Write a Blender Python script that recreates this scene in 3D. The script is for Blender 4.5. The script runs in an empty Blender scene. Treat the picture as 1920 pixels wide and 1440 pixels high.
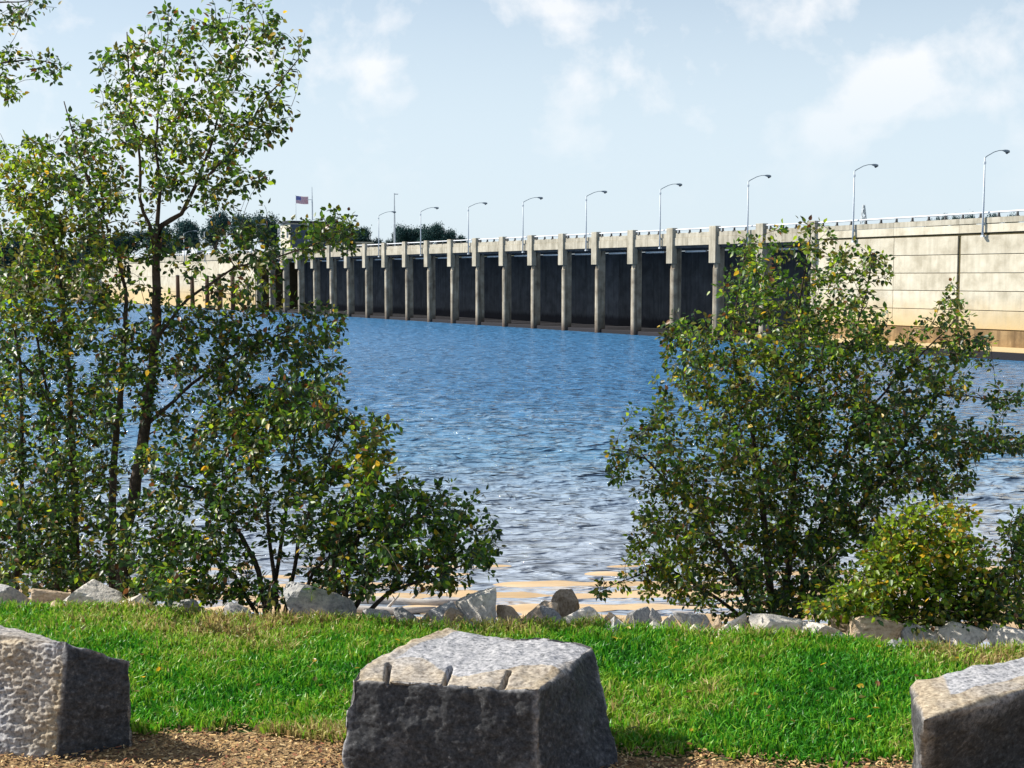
import bpy, math, random
import numpy as np
from mathutils import Vector, Matrix, noise

random.seed(7)
rng = np.random.default_rng(7)
S = bpy.context.scene
COL = S.collection

# ------------------------------------------------------------------ camera
TILT = math.atan(201 / 2400.0)
FPX = 2400.0
CAMZ = 1.6
cam_d = bpy.data.cameras.new('camera')
cam = bpy.data.objects.new('camera', cam_d)
COL.objects.link(cam)
cam.location = (0, 0, CAMZ)
cam.rotation_euler = (math.radians(90) - TILT, 0, 0)
cam_d.sensor_width = 36.0
cam_d.lens = 36.0 * FPX / 1920.0
cam_d.clip_start = 0.1
cam_d.clip_end = 12000
S.camera = cam

# ------------------------------------------------------------------ light
SUN = Vector((-1.22, 0.27, 1.0)).normalized()
ELEV = math.asin(SUN.z)
AZ = math.atan2(SUN.x, SUN.y)
W = bpy.data.worlds.new('World')
S.world = W
W.use_nodes = True
nt = W.node_tree
nt.nodes.clear()
def wn(t, **k):
    n = nt.nodes.new(t)
    for a, b in k.items():
        setattr(n, a, b)
    return n
wo = wn('ShaderNodeOutputWorld')
bg = wn('ShaderNodeBackground')
sky = wn('ShaderNodeTexSky', sky_type='NISHITA')
sky.sun_disc = False
sky.sun_elevation = ELEV
sky.sun_rotation = AZ
sky.air_density = 1.0
sky.dust_density = 0.8
sky.ozone_density = 2.0
tc = wn('ShaderNodeTexCoord')
# cumulus: soft noise in sky direction, denser high up, thinner near the horizon
mp = wn('ShaderNodeMapping')
mp.inputs['Scale'].default_value = (1.0, 1.0, 1.15)
mp.inputs['Location'].default_value = (0.34, 0.2, 0.1)
nz = wn('ShaderNodeTexNoise')
nz.inputs['Scale'].default_value = 11.0
nz.inputs['Detail'].default_value = 7
nz.inputs['Roughness'].default_value = 0.56
nz.inputs['Distortion'].default_value = 0.15
cr = wn('ShaderNodeValToRGB')
cr.color_ramp.elements[0].position = 0.50
cr.color_ramp.elements[1].position = 0.64
sep = wn('ShaderNodeSeparateXYZ')
hr = wn('ShaderNodeMapRange')
hr.inputs['From Min'].default_value = 0.05
hr.inputs['From Max'].default_value = 0.16
hr.inputs['To Min'].default_value = 0.0
hr.inputs['To Max'].default_value = 0.75
mul = wn('ShaderNodeMath', operation='MULTIPLY')
mix = wn('ShaderNodeMix', data_type='RGBA')
CLOUD = (8.2, 8.2, 8.3, 1)
mix.inputs['B'].default_value = CLOUD
# thin veil of haze that whitens the sky towards the horizon
hz = wn('ShaderNodeMapRange')
hz.interpolation_type = 'SMOOTHSTEP'
hz.inputs['From Min'].default_value = 0.08
hz.inputs['From Max'].default_value = 0.40
hz.inputs['To Min'].default_value = 0.86
hz.inputs['To Max'].default_value = 0.0
mix2 = wn('ShaderNodeMix', data_type='RGBA')
mix2.inputs['B'].default_value = (6.0, 7.0, 7.75, 1)
L = nt.links.new
L(tc.outputs['Generated'], mp.inputs['Vector'])
L(mp.outputs[0], nz.inputs['Vector'])
L(nz.outputs['Fac'], cr.inputs[0])
L(tc.outputs['Generated'], sep.inputs[0])
L(sep.outputs['Z'], hr.inputs['Value'])
L(sep.outputs['Z'], hz.inputs['Value'])
L(cr.outputs[0], mul.inputs[0])
L(hr.outputs[0], mul.inputs[1])
L(sky.outputs[0], mix2.inputs['A'])
L(hz.outputs[0], mix2.inputs['Factor'])
L(mix2.outputs['Result'], mix.inputs['A'])
L(mul.outputs[0], mix.inputs['Factor'])
L(mix.outputs['Result'], bg.inputs['Color'])
bg.inputs['Strength'].default_value = 0.075
L(bg.outputs[0], wo.inputs[0])

sl = bpy.data.lights.new('sun', 'SUN')
sl.energy = 4.8
sl.angle = math.radians(0.5)
sl.color = (1.0, 0.94, 0.84)
so = bpy.data.objects.new('sun', sl)
COL.objects.link(so)
so.rotation_euler = SUN.to_track_quat('Z', 'Y').to_euler()
so.location = (0, 0, 50)

vs = S.view_settings
vs.view_transform = 'Standard'
vs.look = 'None'
vs.exposure = 0.78
vs.gamma = 1.0
vs.use_curve_mapping = False
S.cycles.max_bounces = 6
S.cycles.transparent_max_bounces = 8

# ------------------------------------------------------------------ pixel helpers (layout only)
CT, ST = math.cos(TILT), math.sin(TILT)
def ray(px, py):
    u = (px - 960) / FPX
    v = (720 - py) / FPX
    return Vector((u, CT + v * ST, -ST + v * CT))
def atz(px, py, z):
    r = ray(px, py)
    return Vector((0, 0, CAMZ)) + r * ((z - CAMZ) / r.z)
def atd(px, py, d):
    r = ray(px, py)
    return Vector((0, 0, CAMZ)) + r * (d / r.y)

# ------------------------------------------------------------------ materials
def newmat(name):
    m = bpy.data.materials.new(name)
    m.use_nodes = True
    t = m.node_tree
    b = t.nodes['Principled BSDF']
    return m, t, b
def nd(t, typ, **k):
    n = t.nodes.new(typ)
    for a, b in k.items():
        setattr(n, a, b)
    return n
def mottled(name, cols, scale=3.0, rough=0.85, bump=0.3, bscale=30.0, stretch=(1, 1, 1), detail=8, pos=None, objrand=0.0, bdist=0.02, spec=0.3):
    """procedural: noise driven ramp through the given colours plus bump"""
    m, t, b = newmat(name)
    tcn = nd(t, 'ShaderNodeTexCoord')
    mpn = nd(t, 'ShaderNodeMapping')
    mpn.inputs['Scale'].default_value = stretch
    n1 = nd(t, 'ShaderNodeTexNoise')
    n1.inputs['Scale'].default_value = scale
    n1.inputs['Detail'].default_value = detail
    n1.inputs['Roughness'].default_value = 0.65
    r = nd(t, 'ShaderNodeValToRGB')
    els = r.color_ramp.elements
    k = len(cols)
    ps = pos or [0.3 + 0.4 * i / (k - 1) for i in range(k)]
    els[0].position, els[0].color = ps[0], (*cols[0], 1)
    els[1].position, els[1].color = ps[-1], (*cols[-1], 1)
    for i in range(1, k - 1):
        e = els.new(ps[i]); e.color = (*cols[i], 1)
    n2 = nd(t, 'ShaderNodeTexNoise')
    n2.inputs['Scale'].default_value = bscale
    n2.inputs['Detail'].default_value = 6
    bp = nd(t, 'ShaderNodeBump')
    bp.inputs['Strength'].default_value = bump
    bp.inputs['Distance'].default_value = bdist
    lk = t.links.new
    lk(tcn.outputs['Object'], mpn.inputs['Vector'])
    src = mpn.outputs[0]
    if objrand > 0:
        oi = nd(t, 'ShaderNodeObjectInfo')
        ad = nd(t, 'ShaderNodeVectorMath', operation='ADD')
        sc = nd(t, 'ShaderNodeMath', operation='MULTIPLY'); sc.inputs[1].default_value = 37.0
        lk(oi.outputs['Random'], sc.inputs[0]); lk(src, ad.inputs[0]); lk(sc.outputs[0], ad.inputs[1])
        src = ad.outputs[0]
        hs = nd(t, 'ShaderNodeHueSaturation')
        mr = nd(t, 'ShaderNodeMapRange')
        mr.inputs['To Min'].default_value = 1 - objrand
        mr.inputs['To Max'].default_value = 1 + objrand
        lk(oi.outputs['Random'], mr.inputs['Value']); lk(mr.outputs[0], hs.inputs['Value'])
        lk(r.outputs[0], hs.inputs['Color']); lk(hs.outputs[0], b.inputs['Base Color'])
    else:
        lk(r.outputs[0], b.inputs['Base Color'])
    lk(src, n1.inputs['Vector']); lk(tcn.outputs['Object'], n2.inputs['Vector'])
    lk(n1.outputs['Fac'], r.inputs[0]); lk(n2.outputs['Fac'], bp.inputs['Height'])
    lk(bp.outputs[0], b.inputs['Normal'])
    b.inputs['Roughness'].default_value = rough
    b.inputs['Specular IOR Level'].default_value = spec
    return m

def leafmat(name, col, trans=0.45, rough=0.42, spec=0.5):
    m = bpy.data.materials.new(name); m.use_nodes = True
    t = m.node_tree; t.nodes.clear()
    o = nd(t, 'ShaderNodeOutputMaterial')
    p = nd(t, 'ShaderNodeBsdfPrincipled')
    tr = nd(t, 'ShaderNodeBsdfTranslucent')
    mx = nd(t, 'ShaderNodeMixShader'); mx.inputs[0].default_value = trans
    tcn = nd(t, 'ShaderNodeNewGeometry')
    nn = nd(t, 'ShaderNodeTexNoise'); nn.inputs['Scale'].default_value = 9.0; nn.inputs['Detail'].default_value = 4
    hs = nd(t, 'ShaderNodeHueSaturation'); hs.inputs['Color'].default_value = (*col, 1)
    mr = nd(t, 'ShaderNodeMapRange'); mr.inputs['From Min'].default_value = .3; mr.inputs['From Max'].default_value = .7
    mr.inputs['To Min'].default_value = .6; mr.inputs['To Max'].default_value = 1.5
    h2 = nd(t, 'ShaderNodeHueSaturation'); h2.inputs['Value'].default_value = 1.7; h2.inputs['Hue'].default_value = .485
    lk = t.links.new
    lk(tcn.outputs['Position'], nn.inputs['Vector']); lk(nn.outputs['Fac'], mr.inputs['Value']); lk(mr.outputs[0], hs.inputs['Value'])
    lk(hs.outputs[0], p.inputs['Base Color']); lk(hs.outputs[0], h2.inputs['Color']); lk(h2.outputs[0], tr.inputs['Color'])
    p.inputs['Roughness'].default_value = rough
    p.inputs['Specular IOR Level'].default_value = spec
    lk(p.outputs[0], mx.inputs[1]); lk(tr.outputs[0], mx.inputs[2]); lk(mx.outputs[0], o.inputs[0])
    return m

M = {}
M['leaf_green'] = leafmat('leaf_green', (.050, .13, .012))
M['leaf_dark'] = leafmat('leaf_dark', (.020, .052, .016), trans=.32)
M['leaf_lime'] = leafmat('leaf_lime', (.17, .27, .014), trans=.5)
M['leaf_olive'] = leafmat('leaf_olive', (.115, .12, .018), trans=.4)
M['leaf_yellow'] = leafmat('leaf_yellow', (.42, .29, .02), trans=.45)
M['leaf_brown'] = leafmat('leaf_brown', (.16, .07, .02), trans=.25)
M['bark'] = mottled('bark', [(.02, .015, .012), (.06, .045, .035), (.12, .095, .08)], 14, .9, .5, 60)
M['bark_light'] = mottled('bark_light', [(.035, .025, .02), (.12, .09, .07), (.30, .22, .16)], 9, .9, .5, 60)
M['far_leaf'] = leafmat('far_leaf', (.024, .07, .065), trans=.1, rough=.7, spec=.2)
M['far_leaf_b'] = leafmat('far_leaf_b', (.035, .075, .08), trans=.1, rough=.7, spec=.2)

def concrete(name, lo, mid, hi, objrand=0.06, streak=0.5, wet=None):
    """cast concrete: mottling, vertical run-off streaks, darker tide band where wet is given"""
    m, t, b = newmat(name)
    lk = t.links.new
    tcn = nd(t, 'ShaderNodeNewGeometry')
    oi = nd(t, 'ShaderNodeObjectInfo')
    sc = nd(t, 'ShaderNodeMath', operation='MULTIPLY'); sc.inputs[1].default_value = 50
    ad = nd(t, 'ShaderNodeVectorMath', operation='ADD')
    lk(oi.outputs['Random'], sc.inputs[0]); lk(tcn.outputs['Position'], ad.inputs[0]); lk(sc.outputs[0], ad.inputs[1])
    n1 = nd(t, 'ShaderNodeTexNoise'); n1.inputs['Scale'].default_value = .55; n1.inputs['Detail'].default_value = 10; n1.inputs['Roughness'].default_value = .6
    lk(ad.outputs[0], n1.inputs['Vector'])
    r = nd(t, 'ShaderNodeValToRGB'); e = r.color_ramp.elements
    e[0].position, e[0].color = .33, (*lo, 1); e[1].position, e[1].color = .68, (*hi, 1)
    x = e.new(.5); x.color = (*mid, 1)
    lk(n1.outputs['Fac'], r.inputs[0])
    mpn = nd(t, 'ShaderNodeMapping'); mpn.inputs['Scale'].default_value = (2.2, 2.2, .12)
    n2 = nd(t, 'ShaderNodeTexNoise'); n2.inputs['Scale'].default_value = 1.0; n2.inputs['Detail'].default_value = 6
    lk(ad.outputs[0], mpn.inputs['Vector']); lk(mpn.outputs[0], n2.inputs['Vector'])
    r2 = nd(t, 'ShaderNodeMapRange'); r2.inputs['From Min'].default_value = .45; r2.inputs['From Max'].default_value = .7
    r2.inputs['To Min'].default_value = 0; r2.inputs['To Max'].default_value = streak
    lk(n2.outputs['Fac'], r2.inputs['Value'])
    mx = nd(t, 'ShaderNodeMix', data_type='RGBA'); mx.inputs['B'].default_value = (lo[0] * .45, lo[1] * .42, lo[2] * .38, 1)
    lk(r2.outputs[0], mx.inputs['Factor']); lk(r.outputs[0], mx.inputs['A'])
    out = mx.outputs['Result']
    if wet:
        sp = nd(t, 'ShaderNodeSeparateXYZ'); lk(tcn.outputs['Position'], sp.inputs[0])
        wob = nd(t, 'ShaderNodeMath', operation='MULTIPLY_ADD'); wob.inputs[1].default_value = 1.6; lk(n2.outputs['Fac'], wob.inputs[0]); lk(sp.outputs['Z'], wob.inputs[2])
        r3 = nd(t, 'ShaderNodeMapRange'); r3.inputs['From Min'].default_value = wet[0]; r3.inputs['From Max'].default_value = wet[1]
        r3.inputs['To Min'].default_value = 1; r3.inputs['To Max'].default_value = 0
        lk(wob.outputs[0], r3.inputs['Value'])
        m3 = nd(t, 'ShaderNodeMix', data_type='RGBA'); m3.inputs['B'].default_value = (*wet[2], 1)
        lk(r3.outputs[0], m3.inputs['Factor']); lk(out, m3.inputs['A'])
        out = m3.outputs['Result']
    hs = nd(t, 'ShaderNodeHueSaturation'); mr = nd(t, 'ShaderNodeMapRange')
    mr.inputs['To Min'].default_value = 1 - objrand; mr.inputs['To Max'].default_value = 1 + objrand
    lk(oi.outputs['Random'], mr.inputs['Value']); lk(mr.outputs[0], hs.inputs['Value']); lk(out, hs.inputs['Color'])
    lk(hs.outputs[0], b.inputs['Base Color'])
    n3 = nd(t, 'ShaderNodeTexNoise'); n3.inputs['Scale'].default_value = 5; n3.inputs['Detail'].default_value = 8
    lk(ad.outputs[0], n3.inputs['Vector'])
    bp = nd(t, 'ShaderNodeBump'); bp.inputs['Strength'].default_value = .35; bp.inputs['Distance'].default_value = .05
    lk(n3.outputs['Fac'], bp.inputs['Height']); lk(bp.outputs[0], b.inputs['Normal'])
    b.inputs['Roughness'].default_value = .88; b.inputs['Specular IOR Level'].default_value = .25
    return m

M['concrete'] = concrete('concrete', (.29, .27, .21), (.40, .37, .295), (.48, .45, .37))
M['concrete_wall'] = concrete('concrete_wall', (.40, .36, .27), (.52, .475, .37), (.60, .56, .45), objrand=.08, streak=.22, wet=(-3.2, .3, (.56, .42, .22)))
M['concrete_column'] = concrete('concrete_column', (.20, .17, .13), (.36, .32, .25), (.50, .46, .37), streak=.8, wet=(-6.0, -4.2, (.10, .075, .06)))
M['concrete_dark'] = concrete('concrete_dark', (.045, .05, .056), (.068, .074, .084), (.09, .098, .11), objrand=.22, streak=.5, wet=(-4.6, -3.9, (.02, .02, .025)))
M['footing'] = concrete('footing', (.16, .10, .05), (.26, .17, .08), (.36, .24, .12), streak=.6, wet=(-5.6, -4.8, (.24, .15, .07)))
M['joint'] = mottled('joint', [(.05, .04, .02), (.10, .08, .04)], 1.0, .95)
M['slot'] = mottled('slot', [(.06, .055, .02), (.13, .10, .05)], 1.0, .95)
M['algae'] = mottled('algae', [(.05, .06, .015), (.12, .10, .04)], 2.0, .95)
M['rail_white'] = mottled('rail_white', [(.62, .64, .66), (.74, .76, .78)], 2, .4, .05)
M['galv'] = mottled('galv', [(.42, .47, .52), (.58, .63, .68)], 2, .4, .05)
M['lamp_dark'] = mottled('lamp_dark', [(.20, .25, .29), (.28, .33, .37)], 2, .4, .05)
M['post_dark'] = mottled('post_dark', [(.04, .045, .05), (.08, .085, .09)], 3, .6, .05)
M['steel_pale'] = mottled('steel_pale', [(.55, .58, .6), (.7, .72, .74)], 3, .6, .05)
M['pile'] = mottled('pile', [(.03, .018, .012), (.09, .05, .03)], 3, .9, .3, 20, (1, 1, .2))
M['granite'] = None

def granite():
    m, t, b = newmat('granite'); lk = t.links.new
    g = nd(t, 'ShaderNodeTexCoord')
    v = nd(t, 'ShaderNodeTexVoronoi'); v.inputs['Scale'].default_value = 85
    n = nd(t, 'ShaderNodeTexNoise'); n.inputs['Scale'].default_value = 60; n.inputs['Detail'].default_value = 8; n.inputs['Roughness'].default_value = .75
    lk(g.outputs['Object'], v.inputs['Vector']); lk(g.outputs['Object'], n.inputs['Vector'])
    r = nd(t, 'ShaderNodeValToRGB'); e = r.color_ramp.elements
    e[0].position, e[0].color = .36, (.08, .085, .095, 1); e[1].position, e[1].color = .62, (.47, .465, .48, 1)
    x = e.new(.47); x.color = (.27, .275, .29, 1)
    lk(n.outputs['Fac'], r.inputs[0])
    # tan weathering rind in patches
    n2 = nd(t, 'ShaderNodeTexNoise'); n2.inputs['Scale'].default_value = 3.2; n2.inputs['Detail'].default_value = 7; n2.inputs['Roughness'].default_value = .6
    lk(g.outputs['Object'], n2.inputs['Vector'])
    at = nd(t, 'ShaderNodeAttribute', attribute_name='rind')
    ad = nd(t, 'ShaderNodeMath', operation='MULTIPLY_ADD'); ad.inputs[1].default_value = .9
    lk(at.outputs['Fac'], ad.inputs[0]); lk(n2.outputs['Fac'], ad.inputs[2])
    r2 = nd(t, 'ShaderNodeMapRange'); r2.inputs['From Min'].default_value = .60; r2.inputs['From Max'].default_value = 1.15
    r2.inputs['To Max'].default_value = .85
    lk(ad.outputs[0], r2.inputs['Value'])
    mx = nd(t, 'ShaderNodeMix', data_type='RGBA', blend_type='MIX')
    tanr = nd(t, 'ShaderNodeValToRGB'); te = tanr.color_ramp.elements
    te[0].position, te[0].color = .35, (.17, .12, .07, 1); te[1].position, te[1].color = .62, (.46, .38, .25, 1)
    lk(n.outputs['Fac'], tanr.inputs[0])
    lk(r2.outputs[0], mx.inputs['Factor']); lk(r.outputs[0], mx.inputs['A']); lk(tanr.outputs[0], mx.inputs['B'])
    mv = nd(t, 'ShaderNodeMix', data_type='RGBA', blend_type='MULTIPLY'); mv.inputs['Factor'].default_value = .45
    rv = nd(t, 'ShaderNodeMapRange'); rv.inputs['From Max'].default_value = .6; rv.inputs['To Min'].default_value = .45; rv.inputs['To Max'].default_value = 1.25
    dk = nd(t, 'ShaderNodeAttribute', attribute_name='side_shade')  # shade of the block sides, mixed into the stone colour as a darker tone
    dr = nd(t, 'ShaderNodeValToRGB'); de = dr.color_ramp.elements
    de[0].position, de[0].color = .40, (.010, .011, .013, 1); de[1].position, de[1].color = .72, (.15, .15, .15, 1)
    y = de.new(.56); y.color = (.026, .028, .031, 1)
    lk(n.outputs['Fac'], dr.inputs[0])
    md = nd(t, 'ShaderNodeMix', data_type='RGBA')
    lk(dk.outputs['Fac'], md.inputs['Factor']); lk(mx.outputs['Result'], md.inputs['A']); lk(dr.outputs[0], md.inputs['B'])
    lk(v.outputs['Distance'], rv.inputs['Value']); lk(md.outputs['Result'], mv.inputs['A']); lk(rv.outputs[0], mv.inputs['B'])
    lk(mv.outputs['Result'], b.inputs['Base Color'])
    bp = nd(t, 'ShaderNodeBump'); bp.inputs['Strength'].default_value = .6; bp.inputs['Distance'].default_value = .006
    lk(n.outputs['Fac'], bp.inputs['Height']); lk(bp.outputs[0], b.inputs['Normal'])
    b.inputs['Roughness'].default_value = .8; b.inputs['Specular IOR Level'].default_value = .35
    return m
M['granite'] = granite()
M['rock_gray'] = mottled('rock_gray', [(.16, .16, .17), (.36, .36, .36), (.55, .53, .49)], 6, .9, .6, 25, objrand=.2, bdist=.01)
M['rock_tan'] = mottled('rock_tan', [(.26, .19, .12), (.52, .40, .28), (.68, .56, .42)], 6, .9, .6, 25, objrand=.15, bdist=.01)
M['rock_pale'] = mottled('rock_pale', [(.32, .30, .26), (.62, .58, .52), (.76, .72, .64)], 6, .9, .6, 25, objrand=.1, bdist=.01)
M['mulch'] = mottled('mulch', [(.10, .06, .03), (.26, .17, .08), (.40, .28, .14)], 45, .95, .8, 80)
M['soil'] = mottled('soil', [(.03, .06, .012), (.06, .11, .02), (.12, .12, .04)], 8, .95, .6, 60)
M['bank_soil'] = mottled('bank_soil', [(.10, .07, .04), (.28, .20, .11), (.45, .36, .22)], 5, .95, .8, 30)
M['sand'] = mottled('sand', [(.34, .23, .12), (.46, .33, .19), (.56, .43, .28)], .8, .95, .2, 12, (.3, 1.6, 1))
M['lake_bed'] = mottled('lake_bed', [(.14, .12, .08), (.22, .18, .12)], .3, .95, .2, 2)
M['far_ground'] = mottled('far_ground', [(.06, .08, .04), (.12, .12, .07)], .1, .95, .2, 2)
M['asphalt'] = mottled('asphalt', [(.04, .04, .04), (.07, .07, .07)], 3, .95, .2, 20)
M['house_wall'] = concrete('house_wall', (.50, .46, .36), (.60, .56, .45), (.68, .64, .54), streak=.2)
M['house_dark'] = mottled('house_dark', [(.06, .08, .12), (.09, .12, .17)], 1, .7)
M['roof_dark'] = mottled('roof_dark', [(.02, .025, .03), (.04, .045, .05)], 1, .8)
M['glass'] = mottled('glass', [(.02, .03, .04), (.04, .05, .07)], 1, .15)
M['flag_red'] = mottled('flag_red', [(.5, .03, .05), (.6, .05, .07)], 2, .8)
M['flag_white'] = mottled('flag_white', [(.75, .75, .78), (.85, .85, .88)], 2, .8)
M['flag_blue'] = mottled('flag_blue', [(.03, .05, .30), (.05, .07, .38)], 2, .8)
M['wood_gray'] = mottled('wood_gray', [(.28, .26, .24), (.55, .52, .48)], 6, .9, .4, 30, (1, 6, 6))

def attr_mat(name, rough=.6, trans=.3):
    m = bpy.data.materials.new(name); m.use_nodes = True
    t = m.node_tree; t.nodes.clear(); lk = t.links.new
    o = nd(t, 'ShaderNodeOutputMaterial'); p = nd(t, 'ShaderNodeBsdfPrincipled'); a = nd(t, 'ShaderNodeAttribute', attribute_name='tint')
    p.inputs['Roughness'].default_value = rough; p.inputs['Specular IOR Level'].default_value = .4
    lk(a.outputs['Color'], p.inputs['Base Color'])
    if trans > 0:
        tr = nd(t, 'ShaderNodeBsdfTranslucent'); mx = nd(t, 'ShaderNodeMixShader'); mx.inputs[0].default_value = trans
        lk(a.outputs['Color'], tr.inputs['Color']); lk(p.outputs[0], mx.inputs[1]); lk(tr.outputs[0], mx.inputs[2]); lk(mx.outputs[0], o.inputs[0])
    else:
        lk(p.outputs[0], o.inputs[0])
    return m
M['grass_blade'] = attr_mat('grass_blade', .45, .4)
M['chip'] = attr_mat('chip', .9, 0)

def water_mat():
    m, t, b = newmat('water'); lk = t.links.new
    g = nd(t, 'ShaderNodeNewGeometry')
    sp = nd(t, 'ShaderNodeSeparateXYZ'); lk(g.outputs['Position'], sp.inputs[0])
    # shallow, sand clouded water near the beach -> deep blue further out
    r = nd(t, 'ShaderNodeMapRange'); r.inputs['From Min'].default_value = 35; r.inputs['From Max'].default_value = 100
    r.interpolation_type = 'SMOOTHSTEP'
    lk(sp.outputs['Y'], r.inputs['Value'])
    cr_ = nd(t, 'ShaderNodeValToRGB'); e = cr_.color_ramp.elements
    e[0].position, e[0].color = 0, (.30, .35, .42, 1); e[1].position, e[1].color = 1, (.045, .165, .34, 1)
    x = e.new(.35); x.color = (.10, .215, .34, 1)
    lk(r.outputs[0], cr_.inputs[0]); lk(cr_.outputs[0], b.inputs['Base Color'])
    rr_ = nd(t, 'ShaderNodeMapRange'); rr_.inputs['From Min'].default_value = 50; rr_.inputs['From Max'].default_value = 190
    rr_.inputs['To Min'].default_value = .07; rr_.inputs['To Max'].default_value = .32
    lk(sp.outputs['Y'], rr_.inputs['Value']); lk(rr_.outputs[0], b.inputs['Roughness']); b.inputs['IOR'].default_value = 1.33
    def layer(scale, stretch, detail, dist, pw=1.0):
        mpn = nd(t, 'ShaderNodeMapping'); mpn.inputs['Scale'].default_value = stretch
        mpn.inputs['Rotation'].default_value = (0, 0, math.radians(-14))
        n = nd(t, 'ShaderNodeTexNoise'); n.inputs['Scale'].default_value = scale; n.inputs['Detail'].default_value = detail; n.inputs['Roughness'].default_value = .55
        n.inputs['Distortion'].default_value = .4
        lk(g.outputs['Position'], mpn.inputs['Vector']); lk(mpn.outputs[0], n.inputs['Vector'])
        bp = nd(t, 'ShaderNodeBump'); bp.inputs['Strength'].default_value = 1; bp.inputs['Distance'].default_value = dist
        if pw != 1.0:
            sc_ = nd(t, 'ShaderNodeMath', operation='MULTIPLY'); sc_.inputs[1].default_value = 1.55
            pm = nd(t, 'ShaderNodeMath', operation='POWER'); pm.inputs[1].default_value = pw
            lk(n.outputs['Fac'], sc_.inputs[0]); lk(sc_.outputs[0], pm.inputs[0]); lk(pm.outputs[0], bp.inputs['Height'])
        else:
            lk(n.outputs['Fac'], bp.inputs['Height'])
        return bp
    b1 = layer(1.55, (.48, 1.1, 1), 2.5, .34, 3.4)
    b2 = layer(.65, (.5, 1.2, 1), 2, .42, 2.8)
    lk(b1.outputs[0], b2.inputs['Normal'])
    lk(b2.outputs[0], b.inputs['Normal'])
    return m
M['water'] = water_mat()

# ------------------------------------------------------------------ object helpers
def link_obj(name, me, mats, parent=None):
    o = bpy.data.objects.new(name, me)
    COL.objects.link(o)
    if parent is not None:
        o.parent = parent
    if mats is not None and len(me.materials) == 0:
        for m in (mats if isinstance(mats, (list, tuple)) else [mats]):
            me.materials.append(m)
    return o
def tag(o, label=None, cat=None, group=None, kind=None):
    if label: o['label'] = label
    if cat: o['category'] = cat
    if group: o['group'] = group
    if kind: o['kind'] = kind
    return o
def empty(name, loc, rz=0):
    o = bpy.data.objects.new(name, None); COL.objects.link(o)
    o.location = loc; o.rotation_euler = (0, 0, rz)
    o.empty_display_size = .2
    return o
def copy_tree(o, parent=None):
    c = o.copy(); COL.objects.link(c); c.parent = parent
    for ch in list(o.children):
        copy_tree(ch, c)
    return c

class MB:
    """collects simple solids into one mesh"""
    def __init__(s): s.v = []; s.f = []; s.mi = []
    def add(s, vs_, fs, mi=0):
        k = len(s.v); s.v += [tuple(p) for p in vs_]
        s.f += [tuple(i + k for i in f) for f in fs]; s.mi += [mi] * len(fs)
        return s
    def box(s, x0, x1, y0, y1, z0, z1, mi=0, bev=0):
        b = bev
        if b:
            v = []
            for z, i in ((z0, b), (z0 + b, 0), (z1 - b, 0), (z1, b)):
                v += [(x0 + i, y0 + i, z), (x1 - i, y0 + i, z), (x1 - i, y1 - i, z), (x0 + i, y1 - i, z)]
            f = [(3, 2, 1, 0), (12, 13, 14, 15)]
            for l in range(3):
                for i in range(4):
                    a = l * 4 + i; c = l * 4 + (i + 1) % 4
                    f.append((a, c, c + 4, a + 4))
            return s.add(v, f, mi)
        v = [(x0, y0, z0), (x1, y0, z0), (x1, y1, z0), (x0, y1, z0), (x0, y0, z1), (x1, y0, z1), (x1, y1, z1), (x0, y1, z1)]
        return s.add(v, [(3, 2, 1, 0), (4, 5, 6, 7), (0, 1, 5, 4), (1, 2, 6, 5), (2, 3, 7, 6), (3, 0, 4, 7)], mi)
    def prism(s, poly, z0, z1, mi=0):
        n = len(poly)
        v = [(x, y, z0) for x, y in poly] + [(x, y, z1) for x, y in poly]
        f = [tuple(range(n - 1, -1, -1)), tuple(range(n, 2 * n))]
        f += [(i, (i + 1) % n, (i + 1) % n + n, i + n) for i in range(n)]
        return s.add(v, f, mi)
    def tube(s, pts, rad, n=6, mi=0, cap=True):
        pts = [Vector(p) for p in pts]
        if not hasattr(rad, '__len__'): rad = [rad] * len(pts)
        k0 = len(s.v); up = Vector((0, 0, 1))
        for i, p in enumerate(pts):
            d = (pts[min(i + 1, len(pts) - 1)] - pts[max(i - 1, 0)])
            if d.length < 1e-9: d = Vector((0, 0, 1))
            d.normalize()
            a = d.cross(up if abs(d.z) < .95 else Vector((1, 0, 0))).normalized(); b = d.cross(a)
            for j in range(n):
                an = 2 * math.pi * j / n
                s.v.append(tuple(p + (a * math.cos(an) + b * math.sin(an)) * rad[i]))
        for i in range(len(pts) - 1):
            for j in range(n):
                a0 = k0 + i * n + j; a1 = k0 + i * n + (j + 1) % n
                s.f.append((a0, a0 + n, a1 + n, a1)); s.mi.append(mi)
        if cap:
            s.f.append(tuple(k0 + j for j in range(n))); s.mi.append(mi)
            e = k0 + (len(pts) - 1) * n
            s.f.append(tuple(e + j for j in range(n - 1, -1, -1))); s.mi.append(mi)
        return s
    def build(s, name, mats, parent=None, smooth=False, loc=None):
        me = bpy.data.meshes.new(name)
        me.from_pydata(s.v, [], s.f)
        ml = mats if isinstance(mats, (list, tuple)) else [mats]
        for m in ml: me.materials.append(m)
        if any(s.mi): me.polygons.foreach_set('material_index', s.mi)
        if smooth: me.polygons.foreach_set('use_smooth', [True] * len(me.polygons))
        me.update()
        o = link_obj(name, me, None, parent)
        if loc is not None: o.location = loc
        return o

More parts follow.
